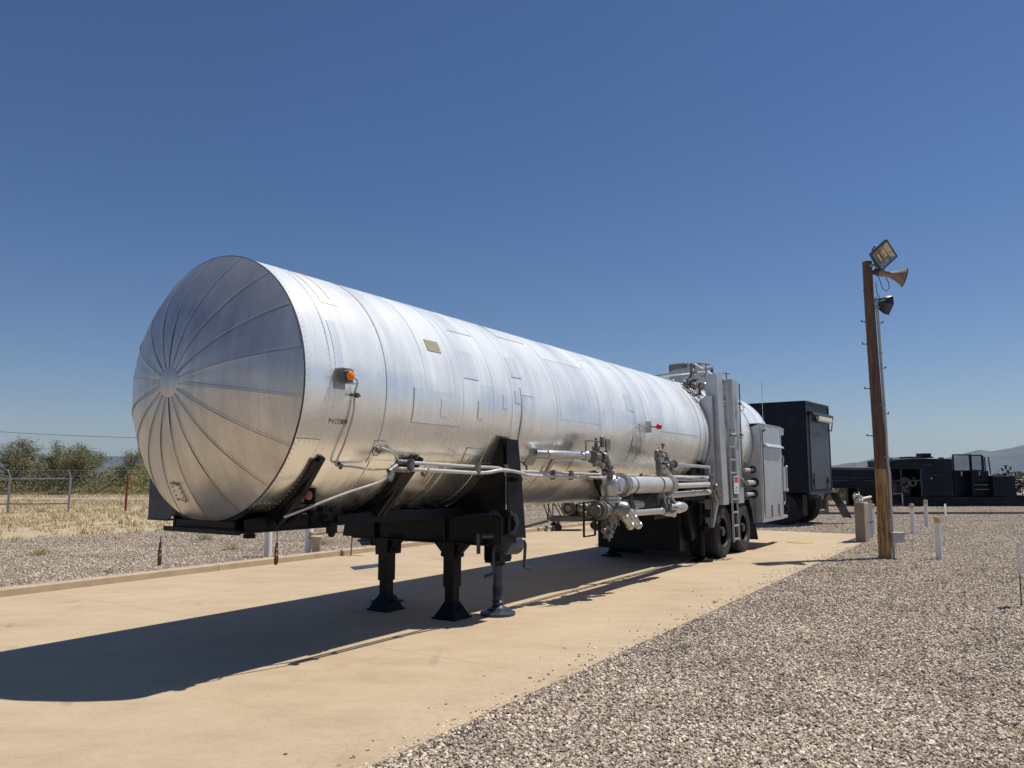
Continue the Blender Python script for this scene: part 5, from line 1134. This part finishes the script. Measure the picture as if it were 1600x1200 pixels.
flood((.21, -.20, 5.80), (R_(20), R_(44), R_(14)), .44, .44, .18)
flood((.36, -.05, 4.84), (R_(14), R_(42), R_(80)), .27, .27, .24)
# horn loudspeaker
mb = MB(); a = Vector((.15, -.06, 5.50)); d = Vector((.92, -.20, -.26)).normalized()
prof = [(0, .065), (.10, .068), (.11, .05), (.16, .052), (.24, .066), (.32, .095), (.40, .135), (.46, .172), (.475, .182), (.478, .178), (.46, .166), (.40, .128), (.32, .088), (.24, .06), (.22, .02)]
mb.lathe(a, d, prof, 32, cap=False); h = PB(mb, 'horn_loudspeaker', 'horn')
mb = MB(); mb.torus(a + d * .474, d, .181, .008, 36, 6); mb.build('horn_rim', 'wire', h)
mb = MB(); mb.cyl(a - d * .09, a + d * .01, .062, n=20); mb.bar(a + d * .05, (.03, 0, 5.55), .04, .02); mb.bar((.03, -.04, 5.5), (.18, -.10, 5.66), .03, .02); mb.build('driver_unit', 'rim', h)
mb = MB(); mb.tube([(.27, -.08, 5.50), (.27, -.08, 5.42), (.33, -.06, 5.30), (.35, -.05, 5.20), (.30, -.04, 5.13), (.22, -.04, 5.18), (.19, -.04, 5.30), (.15, -.05, 5.42), (.10, -.06, 5.44)], .007, 6); mb.tube([(.08, -.07, 5.3), (.09, -.07, 5.1), (.16, -.05, 4.95), (.22, -.02, 4.96), (.23, 0, 4.90), (.18, .0, 4.86)], .007, 6); mb.tube([(-.09, -.02, 5.08), (-.14, -.02, 5.10), (-.15, -.02, 5.16), (-.10, -.02, 5.2)], .005, 6); PB(mb, 'loose_cable', 'wire')
mb = MB(); mb.bar((.05, -.06, 5.72), (.22, -.10, 5.76), .04, .02); mb.bar((-.02, -.08, 5.60), (.10, -.09, 5.70), .05, .02); mb.box((.03, -.085, 5.64), (.14, .02, .05)); mb.bar((.05, -.02, 4.80), (.2, 0, 4.86), .04, .02); mb.cyl((.07, -.09, 5.60), (.16, -.12, 5.62), .015, n=8); PB(mb, 'lamp_bracket', 'fence')

# ------------------------------------------------------------ bollards
def bollard(name, x, y, h, r, label, group, cap=True, m='white'):
    e = empty(name, (x, y, 0), 0, label=label, cat='bollard', group=group)
    mb = MB(); mb.cyl((0, 0, -.05), (0, 0, h - (.1 if cap else 0)), r, n=24); mb.build('post', m, e)
    if cap: mb = MB(); mb.lathe((0, 0, h - .12), (0, 0, 1), [(0, r + .003), (.08, r + .004), (.095, r + .003), (.115, r * .82), (.12, r * .3)], 24); mb.build('cap', 'cream_cap', e)
    return e
GBL = 'white bollards with yellow caps standing in the gravel'
B0 = bollard('bollard', 7.97, 14.6, .79, .055, 'nearest white yellow capped bollard, right of the wooden pole', GBL)
for x, y, l in ((10.63, 20.67, 'white yellow capped bollard between the pole and the other two'), (12.58, 23.63, 'farthest white yellow capped bollard, second from the right'), (9.55, 20.6, 'yellow capped bollard mostly hidden behind the beige cabinet')):
    c = copy_tree(B0); c.location = (x, y, 0); c['label'] = l
bollard('bollard', -4.66, 14.93, .80, .07, 'plain white post in gravel under the tank nose, leftmost', 'plain white posts beyond the curb', False)
bollard('bollard', -3.96, 15.22, .80, .075, 'plain white post beside the beige standpipe', 'plain white posts beyond the curb', False)
# beige standpipe with valve
e = empty('standpipe', (-3.78, 15.1, -.10), 0, label='beige standpipe with a flared top beside a white post', cat='pipe')
mb = MB(); mb.lathe((0, 0, -.05), (0, 0, 1), [(0, .085), (.45, .085), (.50, .115), (.53, .12), (.55, .09)], 20); mb.build('pipe_body', 'beige', e)
e = empty('tan_pipework', (-3.6, 15.2, -.22), 0, label='weathered tan pipe with valves on a thin post past the curb', cat='pipework')
mb = MB(); mb.tube([(-.28, 0, .62), (-.1, 0, .66), (.5, .0, .70), (.68, 0, .70)], .028, 10); mb.cyl((-.34, 0, .55), (-.30, 0, .68), .06, n=12); mb.build('pipe_run', 'orange_pipe', e)
mb = MB(); mb.ball((.55, 0, .70), .055, 2); mb.cyl((.60, 0, .62), (.80, 0, .64), .045, n=12); mb.torus((.85, 0, .62), (1, 0, 0), .06, .012, 18, 6); mb.ball((.75, 0, .56), .04, 2); mb.cyl((.70, 0, .60), (.72, 0, .72), .03, n=10); mb.tube([(.68, 0, .58), (.70, 0, .40), (.74, 0, .38), (.78, 0, .55)], .007, 6); mb.build('pipe_valve', 'orange_pipe', e)
mb = MB(); mb.bar((.46, 0, -.05), (.49, 0, .68), .025, .025); mb.bar((-.42, .1, 0), (-.42, .1, .40), .015, .015); mb.build('pipe_support', 'beige_dark', e)
# beige electrical cabinet
e = empty('beige_cabinet', (8.20, 18.25, 0), RZ, label='beige brown metal cabinet at the pad corner with pipes on top', cat='cabinet')
mb = MB(); mb.box((0, 0, .46), (.55, .22, .92)); mb.build('cabinet_box', 'beige', e, bevel=.006)
mb = MB(); mb.box((0, -.113, .46), (.50, .008, .86)); 
for x in (-.15, 0.0, .15): mb.box((x, -.120, .46), (.02, .012, .84))
mb.build('cabinet_door', 'beige', e, bevel=.002)
mb = MB(); mb.box((-.278, 0, .46), (.008, .20, .88)); mb.build('end_panel', 'beige_dark', e, bevel=.002)
mb = MB(); mb.cyl((-.22, .02, .99), (1.35, -.02, 1.01), .028, n=12); mb.build('top_pipe', 'white', e)
mb = MB(); mb.cyl((-.1, -.06, .975), (1.0, -.05, .985), .020, n=12); mb.build('red_pipe', 'redpipe', e)
mb = MB(); rd = random.Random(4)
for i in range(16): p = Vector((-.26 + rd.uniform(-.16, .12), rd.uniform(-.1, .1), 1.0 + rd.uniform(-.06, .10))); mb.ball(p, rd.uniform(.018, .035), 2); q = p + Vector((rd.uniform(-.08, .08), rd.uniform(-.06, .06), rd.uniform(-.05, .08))); mb.cyl(p, q, .012, n=8)
mb.cyl((-.23, 0, .92), (-.23, 0, 1.10), .02, n=10); mb.ball((-.23, 0, 1.13), .022, 2); mb.build('pipe_valve', 'pipe', e)
e = empty('pipe_rack', (8.82, 19.2, 0), RZ, label='galvanised upright frame behind the beige cabinet, left of the pole', cat='frame')
mb = MB(); 
for x in (-.22, -.02, .22): mb.cyl((x, 0, -.05), (x, 0, .93), .035, n=12)
mb.build('upright', 'galv', e)
mb = MB(); mb.box((0, -.04, .40), (.6, .02, .03)); mb.box((0, -.04, .9), (.6, .02, .03)); mb.build('cross_bar', 'rim', e)
# stake signs
def stake_sign(x, y, h, rz, tilt, label, w=.17, ph=.40, lines=True):
    e = empty('stake_sign', (x, y, 0), rz, label=label, cat='sign', group='small white stake signs in the gravel'); e.rotation_euler = (0, tilt, rz)
    mb = MB(); mb.cyl((0, 0, -.05), (0, 0, h - ph + .06), .007, n=6); mb.build('stake', 'wire', e)
    mb = MB(); mb.box((0, 0, h - ph / 2), (w, .006, ph)); mb.build('sign_panel', 'white', e, bevel=.001)
    mb = MB(); rd = random.Random(5)
    for i in range(5): mb.box((rd.uniform(-.008, .008), -.0042, h - .12 - i * .045), (w * rd.uniform(.5, .72), .0015, .013))
    mb.build('sign_lettering', 'grey_ink', e, smooth=0)
stake_sign(6.14, 9.5, .78, R_(66), R_(-4), 'leaning white stake sign with grey writing at the right edge')
stake_sign(14.38, 25.79, .58, R_(50), R_(-2), 'small white stake sign near the dark far trailer', .3, .40)

# ------------------------------------------------------------ fence at the left
e = empty('pipe_rail_fence', (-19.4, 31.8, 0), 0, label='grey galvanised pipe fence with three rails and angled tops', cat='fence')
e2o = Vector((-19.4, 31.8, 0))
PO = [Vector((-27.6, 29.5, 0)), Vector((-24.0, 30.5, 0)), Vector((-20.48, 31.57, 0)), Vector((-18.3, 32.08, 0))]
for p in PO:
    q = p - e2o; mb = MB(); mb.cyl(q + Vector((0, 0, -.1)), q + Vector((0, 0, 1.42)), .045, n=12); mb.tube([q + Vector((0, 0, 1.4)), q + Vector((-.02, 0, 1.52)), q + Vector((-.12, 0, 1.74))], .022, 8); mb.build('fence_post', 'fence', e)
for z in (1.37, .83, .34):
    mb = MB()
    for a, b in zip(PO, PO[1:]): mb.cyl(a - e2o + Vector((0, 0, z)), b - e2o + Vector((0, 0, z)), .028, n=10)
    mb.build('rail', 'fence', e)
mb = MB()
for z in (1.50, 1.60, 1.70):
    for a, b in zip(PO + [Vector((-16.2, 32.6, 0)), Vector((-11, 34.5, 0)), Vector((-4, 37, 0))], (PO + [Vector((-16.2, 32.6, 0)), Vector((-11, 34.5, 0)), Vector((-4, 37, 0))])[1:]): mb.cyl(a - e2o + Vector((-.07 * (z - 1.4) / .3, 0, z)), b - e2o + Vector((-.07 * (z - 1.4) / .3, 0, z)), .005, n=4)
mb.build('barbed_wire', 'fence', e)
e = empty('red_fence_post', (-16.22, 32.61, 0), 0, label='rusty red steel fence post with a bent top in dry grass', cat='post')
mb = MB(); mb.tube([(0, 0, -.05), (.03, 0, 1.52)], .045, 10); mb.build('post', 'rusty', e)
mb = MB(); mb.tube([(.03, 0, 1.5), (.0, 0, 1.62), (-.09, 0, 1.74)], .018, 8); mb.build('bent_top', 'rusty', e)
e = empty('red_fence_post', (-11.0, 34.5, 0), 0, label='rusty red fence post hidden behind the tank nose', cat='post')
mb = MB(); mb.tube([(0, 0, -.05), (.03, 0, 1.6)], .045, 10); mb.build('post', 'rusty', e)
# power line
for i, (x, y, l) in enumerate(((-70, 78, 'power line pole out past the left edge'), (-29.5, 84, 'power line pole hidden behind the tank'))):
    e = empty('power_pole', (x, y, 0), 0, label=l, cat='pole'); mb = MB(); mb.cyl((0, 0, -.2), (0, 0, 7.3 if i == 0 else 5.3), .14, .10, 12); mb.build('pole_shaft', 'bark', e)
mb = MB(); P0 = Vector((-70, 78, 7.15)); P1 = Vector((-29.5, 84, 5.2)); mb.tube([P0.lerp(P1, q / 16) - Vector((0, 0, .5 * math.sin(math.pi * q / 16))) for q in range(17)], .022, 5); o = mb.build('power_line', 'wire'); tag(o, 'thin overhead power line crossing the sky at left', 'cable')

# ------------------------------------------------------------ engine cart beyond the curb
e = empty('equipment_cart', (1.78, 21.9, .012), .12, label='small olive engine cart on castors behind the tank trailer', cat='cart')
def EB(mb, n, m, **k): return mb.build(n, m, e, **k)
mb = MB(); 
for y in (-.35, .35): mb.box((0, y, .32), (1.5, .06, .13))
for x in (-.72, 0, .72): mb.box((x, 0, .32), (.06, .70, .12))
EB(mb, 'bed_frame', 'olive', bevel=.004)
mb = MB()
for y in (-.36, .36):
    for a, b in (((-.72, .36), (-.95, 1.05)), ((-.70, .36), (-.70, 1.05)), ((-.70, 1.0), (-.35, .38)), ((.30, .36), (.10, 1.05)), ((.05, 1.0), (.65, .36)), ((.1, 1.05), (.72, .4)), ((.72, .36), (.80, 1.05)), ((-.95, 1.05), (.80, 1.05))): mb.bar((a[0], y, a[1]), (b[0], y, b[1]), .03, .03)
EB(mb, 'brace_frame', 'olive')
mb = MB(); mb.cyl((-.25, -.30, .62), (-.15, .25, .62), .20, n=24); mb.cyl((.02, -.2, .58), (.30, -.1, .60), .16, n=20); mb.box((.1, .05, .55), (.6, .4, .3)); EB(mb, 'engine', 'valve_dark', bevel=.01)
mb = MB(); mb.torus((-.27, -.32, .62), (.2, -1, 0), .17, .025, 28, 8); mb.cyl((-.27, -.35, .62), (-.26, -.28, .62), .08, n=20); mb.ball((.08, -.32, .60), .11, 2); mb.ball((.22, -.30, .46), .07, 2); mb.cyl((.05, -.3, .75), (.3, -.3, .8), .03, n=10); EB(mb, 'engine_fan', 'valve')
for x in (-.55, .60):
    for y in (-.33, .33): mb = MB(); mb.cyl((x, y - .035, .10), (x, y + .035, .10), .10, n=20); mb.box((x, y, .22), (.06, .09, .12)); EB(mb, 'castor', 'rubber')
mb = MB(); mb.bar((-.8, -.1, .25), (-1.7, -.45, .07), .05, .05); mb.bar((-.8, .1, .25), (-1.7, -.30, .07), .05, .05); mb.torus((-1.75, -.38, .06), (0, 0, 1), .07, .015, 16, 6); EB(mb, 'tow_bar', 'olive')

# ------------------------------------------------------------ dark box trailer behind
V = empty('box_trailer', (8.93, 23.35, 0), R_(142.5), label='tall blue black box trailer with rear door, awning light and steps', cat='box trailer')
def VB(mb, n, m, p=None, **k): return mb.build(n, m, p or V, **k)
z0, z1, L, Wd = 1.0, 3.80, 7.6, 2.5
mb = MB(); mb.box((L / 2, -Wd / 2, (z0 + z1) / 2), (L, Wd, z1 - z0)); VB(mb, 'box_body', 'navy', bevel=.02)
mb = MB(); 
for y in (-.03, -Wd + .03): mb.box((-.008, y, (z0 + z1) / 2), (.03, .07, z1 - z0 - .02))
mb.box((-.008, -Wd / 2, z1 - .04), (.03, Wd - .1, .08)); mb.box((-.008, -Wd / 2, z0 + .04), (.03, Wd - .1, .08)); mb.box((L / 2, .006, z1 - .05), (L - .1, .02, .07)); mb.box((L / 2, .006, z0 + .05), (L - .1, .02, .08)); mb.box((.62, .006, (z0 + z1) / 2), (.02, .012, z1 - z0 - .3)); VB(mb, 'corner_trim', 'navy', bevel=.003)
mb = MB(); mb.box((-.012, -Wd / 2 - .1, 2.25), (.02, 2.02, 2.30)); dr = VB(mb, 'rear_door', 'navy_rear', bevel=.004)
mb = MB(); mb.box((-.04, -.55, 1.35), (.05, .12, .12)); mb.box((-.04, -2.05, 1.35), (.05, .08, .14)); mb.cyl((-.05, -.5, 1.1), (-.05, -.5, 1.6), .015, n=8); mb.bar((-.035, -.35, 2.85), (-.035, -1.35, 2.83), .02, .02); mb.cyl((-.05, -1.9, 1.05), (-.05, -1.9, 1.5), .012, n=8); VB(mb, 'door_handle', 'navy_metal', dr)
mb = MB(); mb.prism([(-.02, -.25, 3.50), (-.17, -.25, 3.46), (-.17, -.25, 3.38), (-.02, -.25, 3.36)], (0, -2.2, 0)); mb.bar((-.10, -2.42, 2.95), (-.16, -2.42, 3.42), .03, .03); mb.bar((-.02, -2.42, 2.98), (-.12, -2.42, 2.98), .03, .03); aw = VB(mb, 'awning', 'navy_metal', bevel=.003)
mb = MB(); mb.prism([(-.172, -.85, 3.37), (-.182, -.85, 3.24), (-.12, -.85, 3.20), (-.06, -.85, 3.35)], (0, -1.45, 0)); VB(mb, 'awning_light', 'awning', aw, bevel=.004)
mb = MB(); mb.box((-.02, -Wd / 2, .98), (.10, 2.4, .06)); mb.box((-.08, -.8, .93), (.14, .7, .05)); mb.box((-.08, -1.9, .93), (.14, .7, .05)); mb.bar((-.1, -.85, .9), (-.1, -.85, .5), .05, .05); mb.bar((-.12, -.8, .42), (-.12, -1.5, .42), .06, .05); VB(mb, 'rear_bumper', 'navy_metal', bevel=.004)
mb = MB(); mb.bar((-.10, -1.95, .98), (-.36, -2.42, .18), .05, .05); mb.bar((-.34, -1.82, .98), (-.60, -2.29, .18), .05, .05); mb.prism([(-.08, -1.93, .96), (-.34, -2.40, .18), (-.60, -2.27, .18), (-.34, -1.80, .96)], (.01, -.02, .03))
VB(mb, 'steps', 'navy_metal', bevel=.002)
mb = MB(); mb.box((-.003, -.2, 1.62), (.01, .0, .0)) if False else mb.box((.85, .012, 1.42), (.08, .012, .05)); VB(mb, 'side_marker', 'redrefl')
mb = MB(); mb.box((2.6, -Wd / 2, .86), (4.8, 1.2, .2)); mb.box((1.3, -Wd / 2, .62), (2.6, 1.1, .3)); VB(mb, 'underframe', 'black', bevel=.004)
mb = MB()
for y in (-.12, -.75, -1.75, -2.38): mb.box((.16, y - .0, .62), (.02, .42, .62)) if abs(y + 1.25) > .8 else None
VB(mb, 'mud_flap', 'rubber')
vw = None
for x in (.85, 2.05):
    for y in (-.20, -.52, -1.98, -2.30):
        if vw is None:
            vw = copy_tree(W0, V)
            c = vw
        else: c = copy_tree(W0, V)
        c.location = (x, y, .502); c.rotation_euler = (0, x * 2 + y, 0 if y < -1.2 else math.pi)
mb = MB()
for y in (-.5, -2.0): mb.box((6.6, y, .5), (.12, .12, 1.0)); mb.box((6.6, y, .015), (.3, .3, .03))
VB(mb, 'landing_leg', 'black')

# ------------------------------------------------------------ long dark equipment trailer at the right
F = empty('equipment_trailer', (15.5, 37.5, 0), 0, label='long blue black equipment trailer with engine bays, cage doors and beam', cat='trailer')
def FB(mb, n, m, p=None, **k): return mb.build(n, m, p or F, **k)
DP = 2.3
def fbox(mb, x0, x1, za, zb, y0=0, y1=DP): mb.box(((x0 + x1) / 2, (y0 + y1) / 2, (za + zb) / 2), (x1 - x0, y1 - y0, zb - za))
mb = MB(); fbox(mb, -.6, 3.0, .95, 1.80, .15, 1.9); fbox(mb, .35, 2.9, 1.80, 1.87, .2, 1.8); fbox(mb, -.6, 3.0, .86, .95, .1, 1.95); FB(mb, 'neck_beam', 'navy', bevel=.02)
mb = MB(); fbox(mb, -.6, 3.0, 1.36, 1.39, .08, .15); fbox(mb, -.6, .85, 1.22, 1.27, .10, .15); fbox(mb, 1.6, 3.0, 1.20, 1.24, .06, .15); FB(mb, 'beam_rib', 'navy_metal')
mb = MB(); rd = random.Random(8); x = -.5
while x < .75:
    q = rd.uniform(.05, .14); mb.box((x + q / 2, .147, 1.245), (q, .006, .05)); x += q + .04
FB(mb, 'pale_stencil_marks', 'conduit', smooth=0)
mb = MB(); fbox(mb, 1.4, 2.15, 0, .90, .2, .5); fbox(mb, 2.1, 3.0, .1, .9, .8, 1.8); fbox(mb, 1.4, 2.15, 0, .90, 1.5, 1.8); fbox(mb, 1.3, 2.25, 0, .03, .1, 1.9); FB(mb, 'support_leg', 'black', bevel=.01)
mb = MB(); mb.prism([(2.80, .02, 1.78), (2.80, .02, 2.20), (3.95, .02, 2.32), (5.90, .02, 2.28), (5.90, .02, .46), (4.35, .02, .46), (4.35, .02, 1.78)], (0, DP - .05, 0)); fbox(mb, 2.8, 4.35, .46, 1.78, 1.4, DP); hd = FB(mb, 'engine_housing', 'navy', bevel=.02)
mb = MB(); fbox(mb, 4.02, 5.15, 2.33, 2.40, .3, 1.4); fbox(mb, 4.62, 5.05, 2.33, 2.56, .3, .9); fbox(mb, 5.5, 5.66, 2.28, 2.36, .3, .5); fbox(mb, 2.86, 3.1, 2.28, 2.30, .2, .3); FB(mb, 'roof_hatch', 'navy', hd, bevel=.006)
mb = MB(); fbox(mb, 2.82, 4.3, 1.20, 1.25, .02, .07); fbox(mb, 3.35, 3.40, .46, 1.78, .03, .08); fbox(mb, 4.3, 4.36, .46, 1.78, .0, .06); fbox(mb, 4.4, 4.85, 1.98, 2.01, -.01, .02); fbox(mb, 4.9, 5.4, 1.50, 1.52, -.01, .02); fbox(mb, 4.44, 5.86, .62, .64, -.01, .02); FB(mb, 'bay_frame', 'navy_metal', hd)
mb = MB(); mb.cyl((4.83, -.02, 1.34), (4.83, .03, 1.34), .055, n=14); mb.cyl((4.23, .3, 1.2), (4.23, .32, 1.2), .09, n=16); FB(mb, 'round_gauge', 'valve', hd)
mb = MB(); rd = random.Random(21)
for i in range(40):
    p = Vector((rd.uniform(3.45, 4.2), rd.uniform(.2, .6), rd.uniform(.6, 1.35))); d = rd.choice(((1, 0, 0), (0, 0, 1), (0, 1, 0))); q = rd.uniform(.05, .16); mb.cyl(p, p + Vector(d) * q, rd.uniform(.015, .05), n=10)
mb.tube([(3.5, .2, 1.32), (3.75, .2, 1.34), (3.85, .2, 1.28), (3.9, .2, 1.05), (4.0, .2, .95)], .03, 8); FB(mb, 'bay_pipework', 'valve')
mb = MB()
fbox(mb, 2.86, 3.4, .45, 1.15, .5, 1.2); fbox(mb, 3.5, 4.2, .46, 1.1, .7, 1.3); mb.cyl((3.0, .3, .8), (3.0, .6, .8), .25, n=20); FB(mb, 'engine_block', 'rim', bevel=.02)
mb = MB(); mb.tube([(2.86, -.12, .62), (3.30, -.12, .62), (3.30, -.12, .05), (2.86, -.12, .05)], .025, 6); mb.box((3.30, -.12, .33), (.05, .04, .55)); FB(mb, 'bay_railing', 'conduit')
mb = MB(); fbox(mb, 2.8, 12.4, .03, .44, .0, DP); fbox(mb, 2.8, 12.4, .30, .33, -.04, .0); fbox(mb, 2.8, 12.4, .02, .06, -.05, .02); FB(mb, 'skid_base', 'navy', bevel=.008)
# cage doors and control station
def cage(x0, x1, za, zb, y):
    mb = MB()
    for a, b in (((x0, za), (x0, zb)), ((x1, za), (x1, zb)), ((x0, zb), (x1, zb)), ((x0, za), (x1, za))): mb.bar((a[0], y, a[1]), (b[0], y, b[1]), .06, .06, (0, 1, 0))
    c = FB(mb, 'cage_door', 'navy', bevel=.004); mb = MB()
    nx = int((x1 - x0) / .045); nz = int((zb - za) / .045)
    for i in range(1, nx): mb.box((x0 + (x1 - x0) * i / nx, y, (za + zb) / 2), (.008, .006, zb - za))
    for i in range(1, nz): mb.box(((x0 + x1) / 2, y + .008, za + (zb - za) * i / nz), (x1 - x0, .006, .008))
    FB(mb, 'wire_mesh', 'navy', c, smooth=0)
cage(5.93, 6.80, 1.70, 2.48, .0); cage(6.92, 7.52, 1.72, 2.46, .3)
mb = MB(); fbox(mb, 5.93, 6.85, .46, 1.68, .5, DP); fbox(mb, 5.93, 5.98, .46, 1.7, 0, .5); fbox(mb, 6.78, 6.86, .46, 1.7, 0, .5); fbox(mb, 6.88, 7.80, .46, 1.22, .4, DP); fbox(mb, 6.88, 7.80, 1.22, 1.70, .3, 1.6)
for z in (.78, 1.0, 1.25): fbox(mb, 6.95, 7.65, z, z + .02, .1, .4)
FB(mb, 'control_station', 'navy', bevel=.006)
mb = MB(); fbox(mb, 6.28, 6.33, 1.45, 1.72, -.01, .01); fbox(mb, 7.32, 7.37, 1.48, 1.74, .28, .30); fbox(mb, 6.95, 7.65, .80, .815, .09, .1); fbox(mb, 6.95, 7.65, 1.02, 1.035, .09, .1); FB(mb, 'latch_plate', 'conduit', smooth=0)
mb = MB()
for x, za, zb in ((7.58, 1.7, 2.44), (7.66, 1.7, 2.38), (7.90, 1.5, 2.38)): mb.bar((x, .3, za), (x + (-.06 if x > 7.8 else 0), .3, zb), .04, .04)
FB(mb, 'upright_post', 'navy')
mb = MB(); fbox(mb, 7.82, 8.92, .46, 1.46, .05, 1.9); FB(mb, 'rear_cabinet', 'navy', bevel=.02)
for m_, sd_ in (('valve_dark', 1), ('black', 2), ('navy_metal', 3)):
    mb = MB(); rd = random.Random(sd_ + 60)
    for i in range(34):
        x = rd.uniform(8.5, 9.55); zt = 1.85 - max(0, x - 9.0) * 1.2; p = Vector((x, rd.uniform(.1, 1.2), rd.uniform(.6, zt))); d = rd.choice(((1, 0, 0), (0, 0, 1), (0, 1, 0))); q = rd.uniform(.06, .2); r = rd.uniform(.02, .06)
        mb.cyl(p, p + Vector(d) * q, r, n=10)
        if rd.random() < .4: mb.torus(p + Vector(d) * q, d, r * 2.1, .014, 18, 6)
    FB(mb, 'valve_manifold', m_)
mb = MB()
for i in range(5): mb.cyl((8.05 + i * .18, .4, 1.46), (8.05 + i * .18, .4, 1.50 + .04 * (i % 2)), .05, n=10)
mb.tube([(8.0, .3, 1.5), (8.5, .3, 1.56), (8.9, .3, 1.5), (9.1, .3, 1.7)], .02, 8); FB(mb, 'cabinet_top_pipes', 'rim')
mb = MB(); fbox(mb, 9.2, 12.4, .44, .52, .1, 2.1); fbox(mb, 9.4, 12.4, .60, .63, .1, .14); fbox(mb, 9.4, 12.4, .9, .93, 1.6, 1.64)
for x in np.arange(9.45, 12.4, .12): mb.bar((x, 1.62, .5), (x, 1.62, .92), .02, .02)
FB(mb, 'rear_deck', 'navy', bevel=.003)
mb = MB(); mb.cyl((8.9, -.02, .56), (9.6, .0, .56), .05, n=12); mb.cyl((9.3, -.05, .58), (12.0, -.02, .54), .04, n=12); mb.ball((9.2, -.05, .58), .09, 2); FB(mb, 'deck_pipe', 'conduit')
# black pipe along the gravel
mb = MB(); mb.tube([(11.5, 30.3, .03), (15, 30.4, .035), (20, 30.6, .03), (26, 31.0, .035), (34, 31.6, .03)], .05, 8); o = mb.build('black_hose', 'rubber'); tag(o, 'long black hose lying across the gravel before the dark far trailer', 'hose')
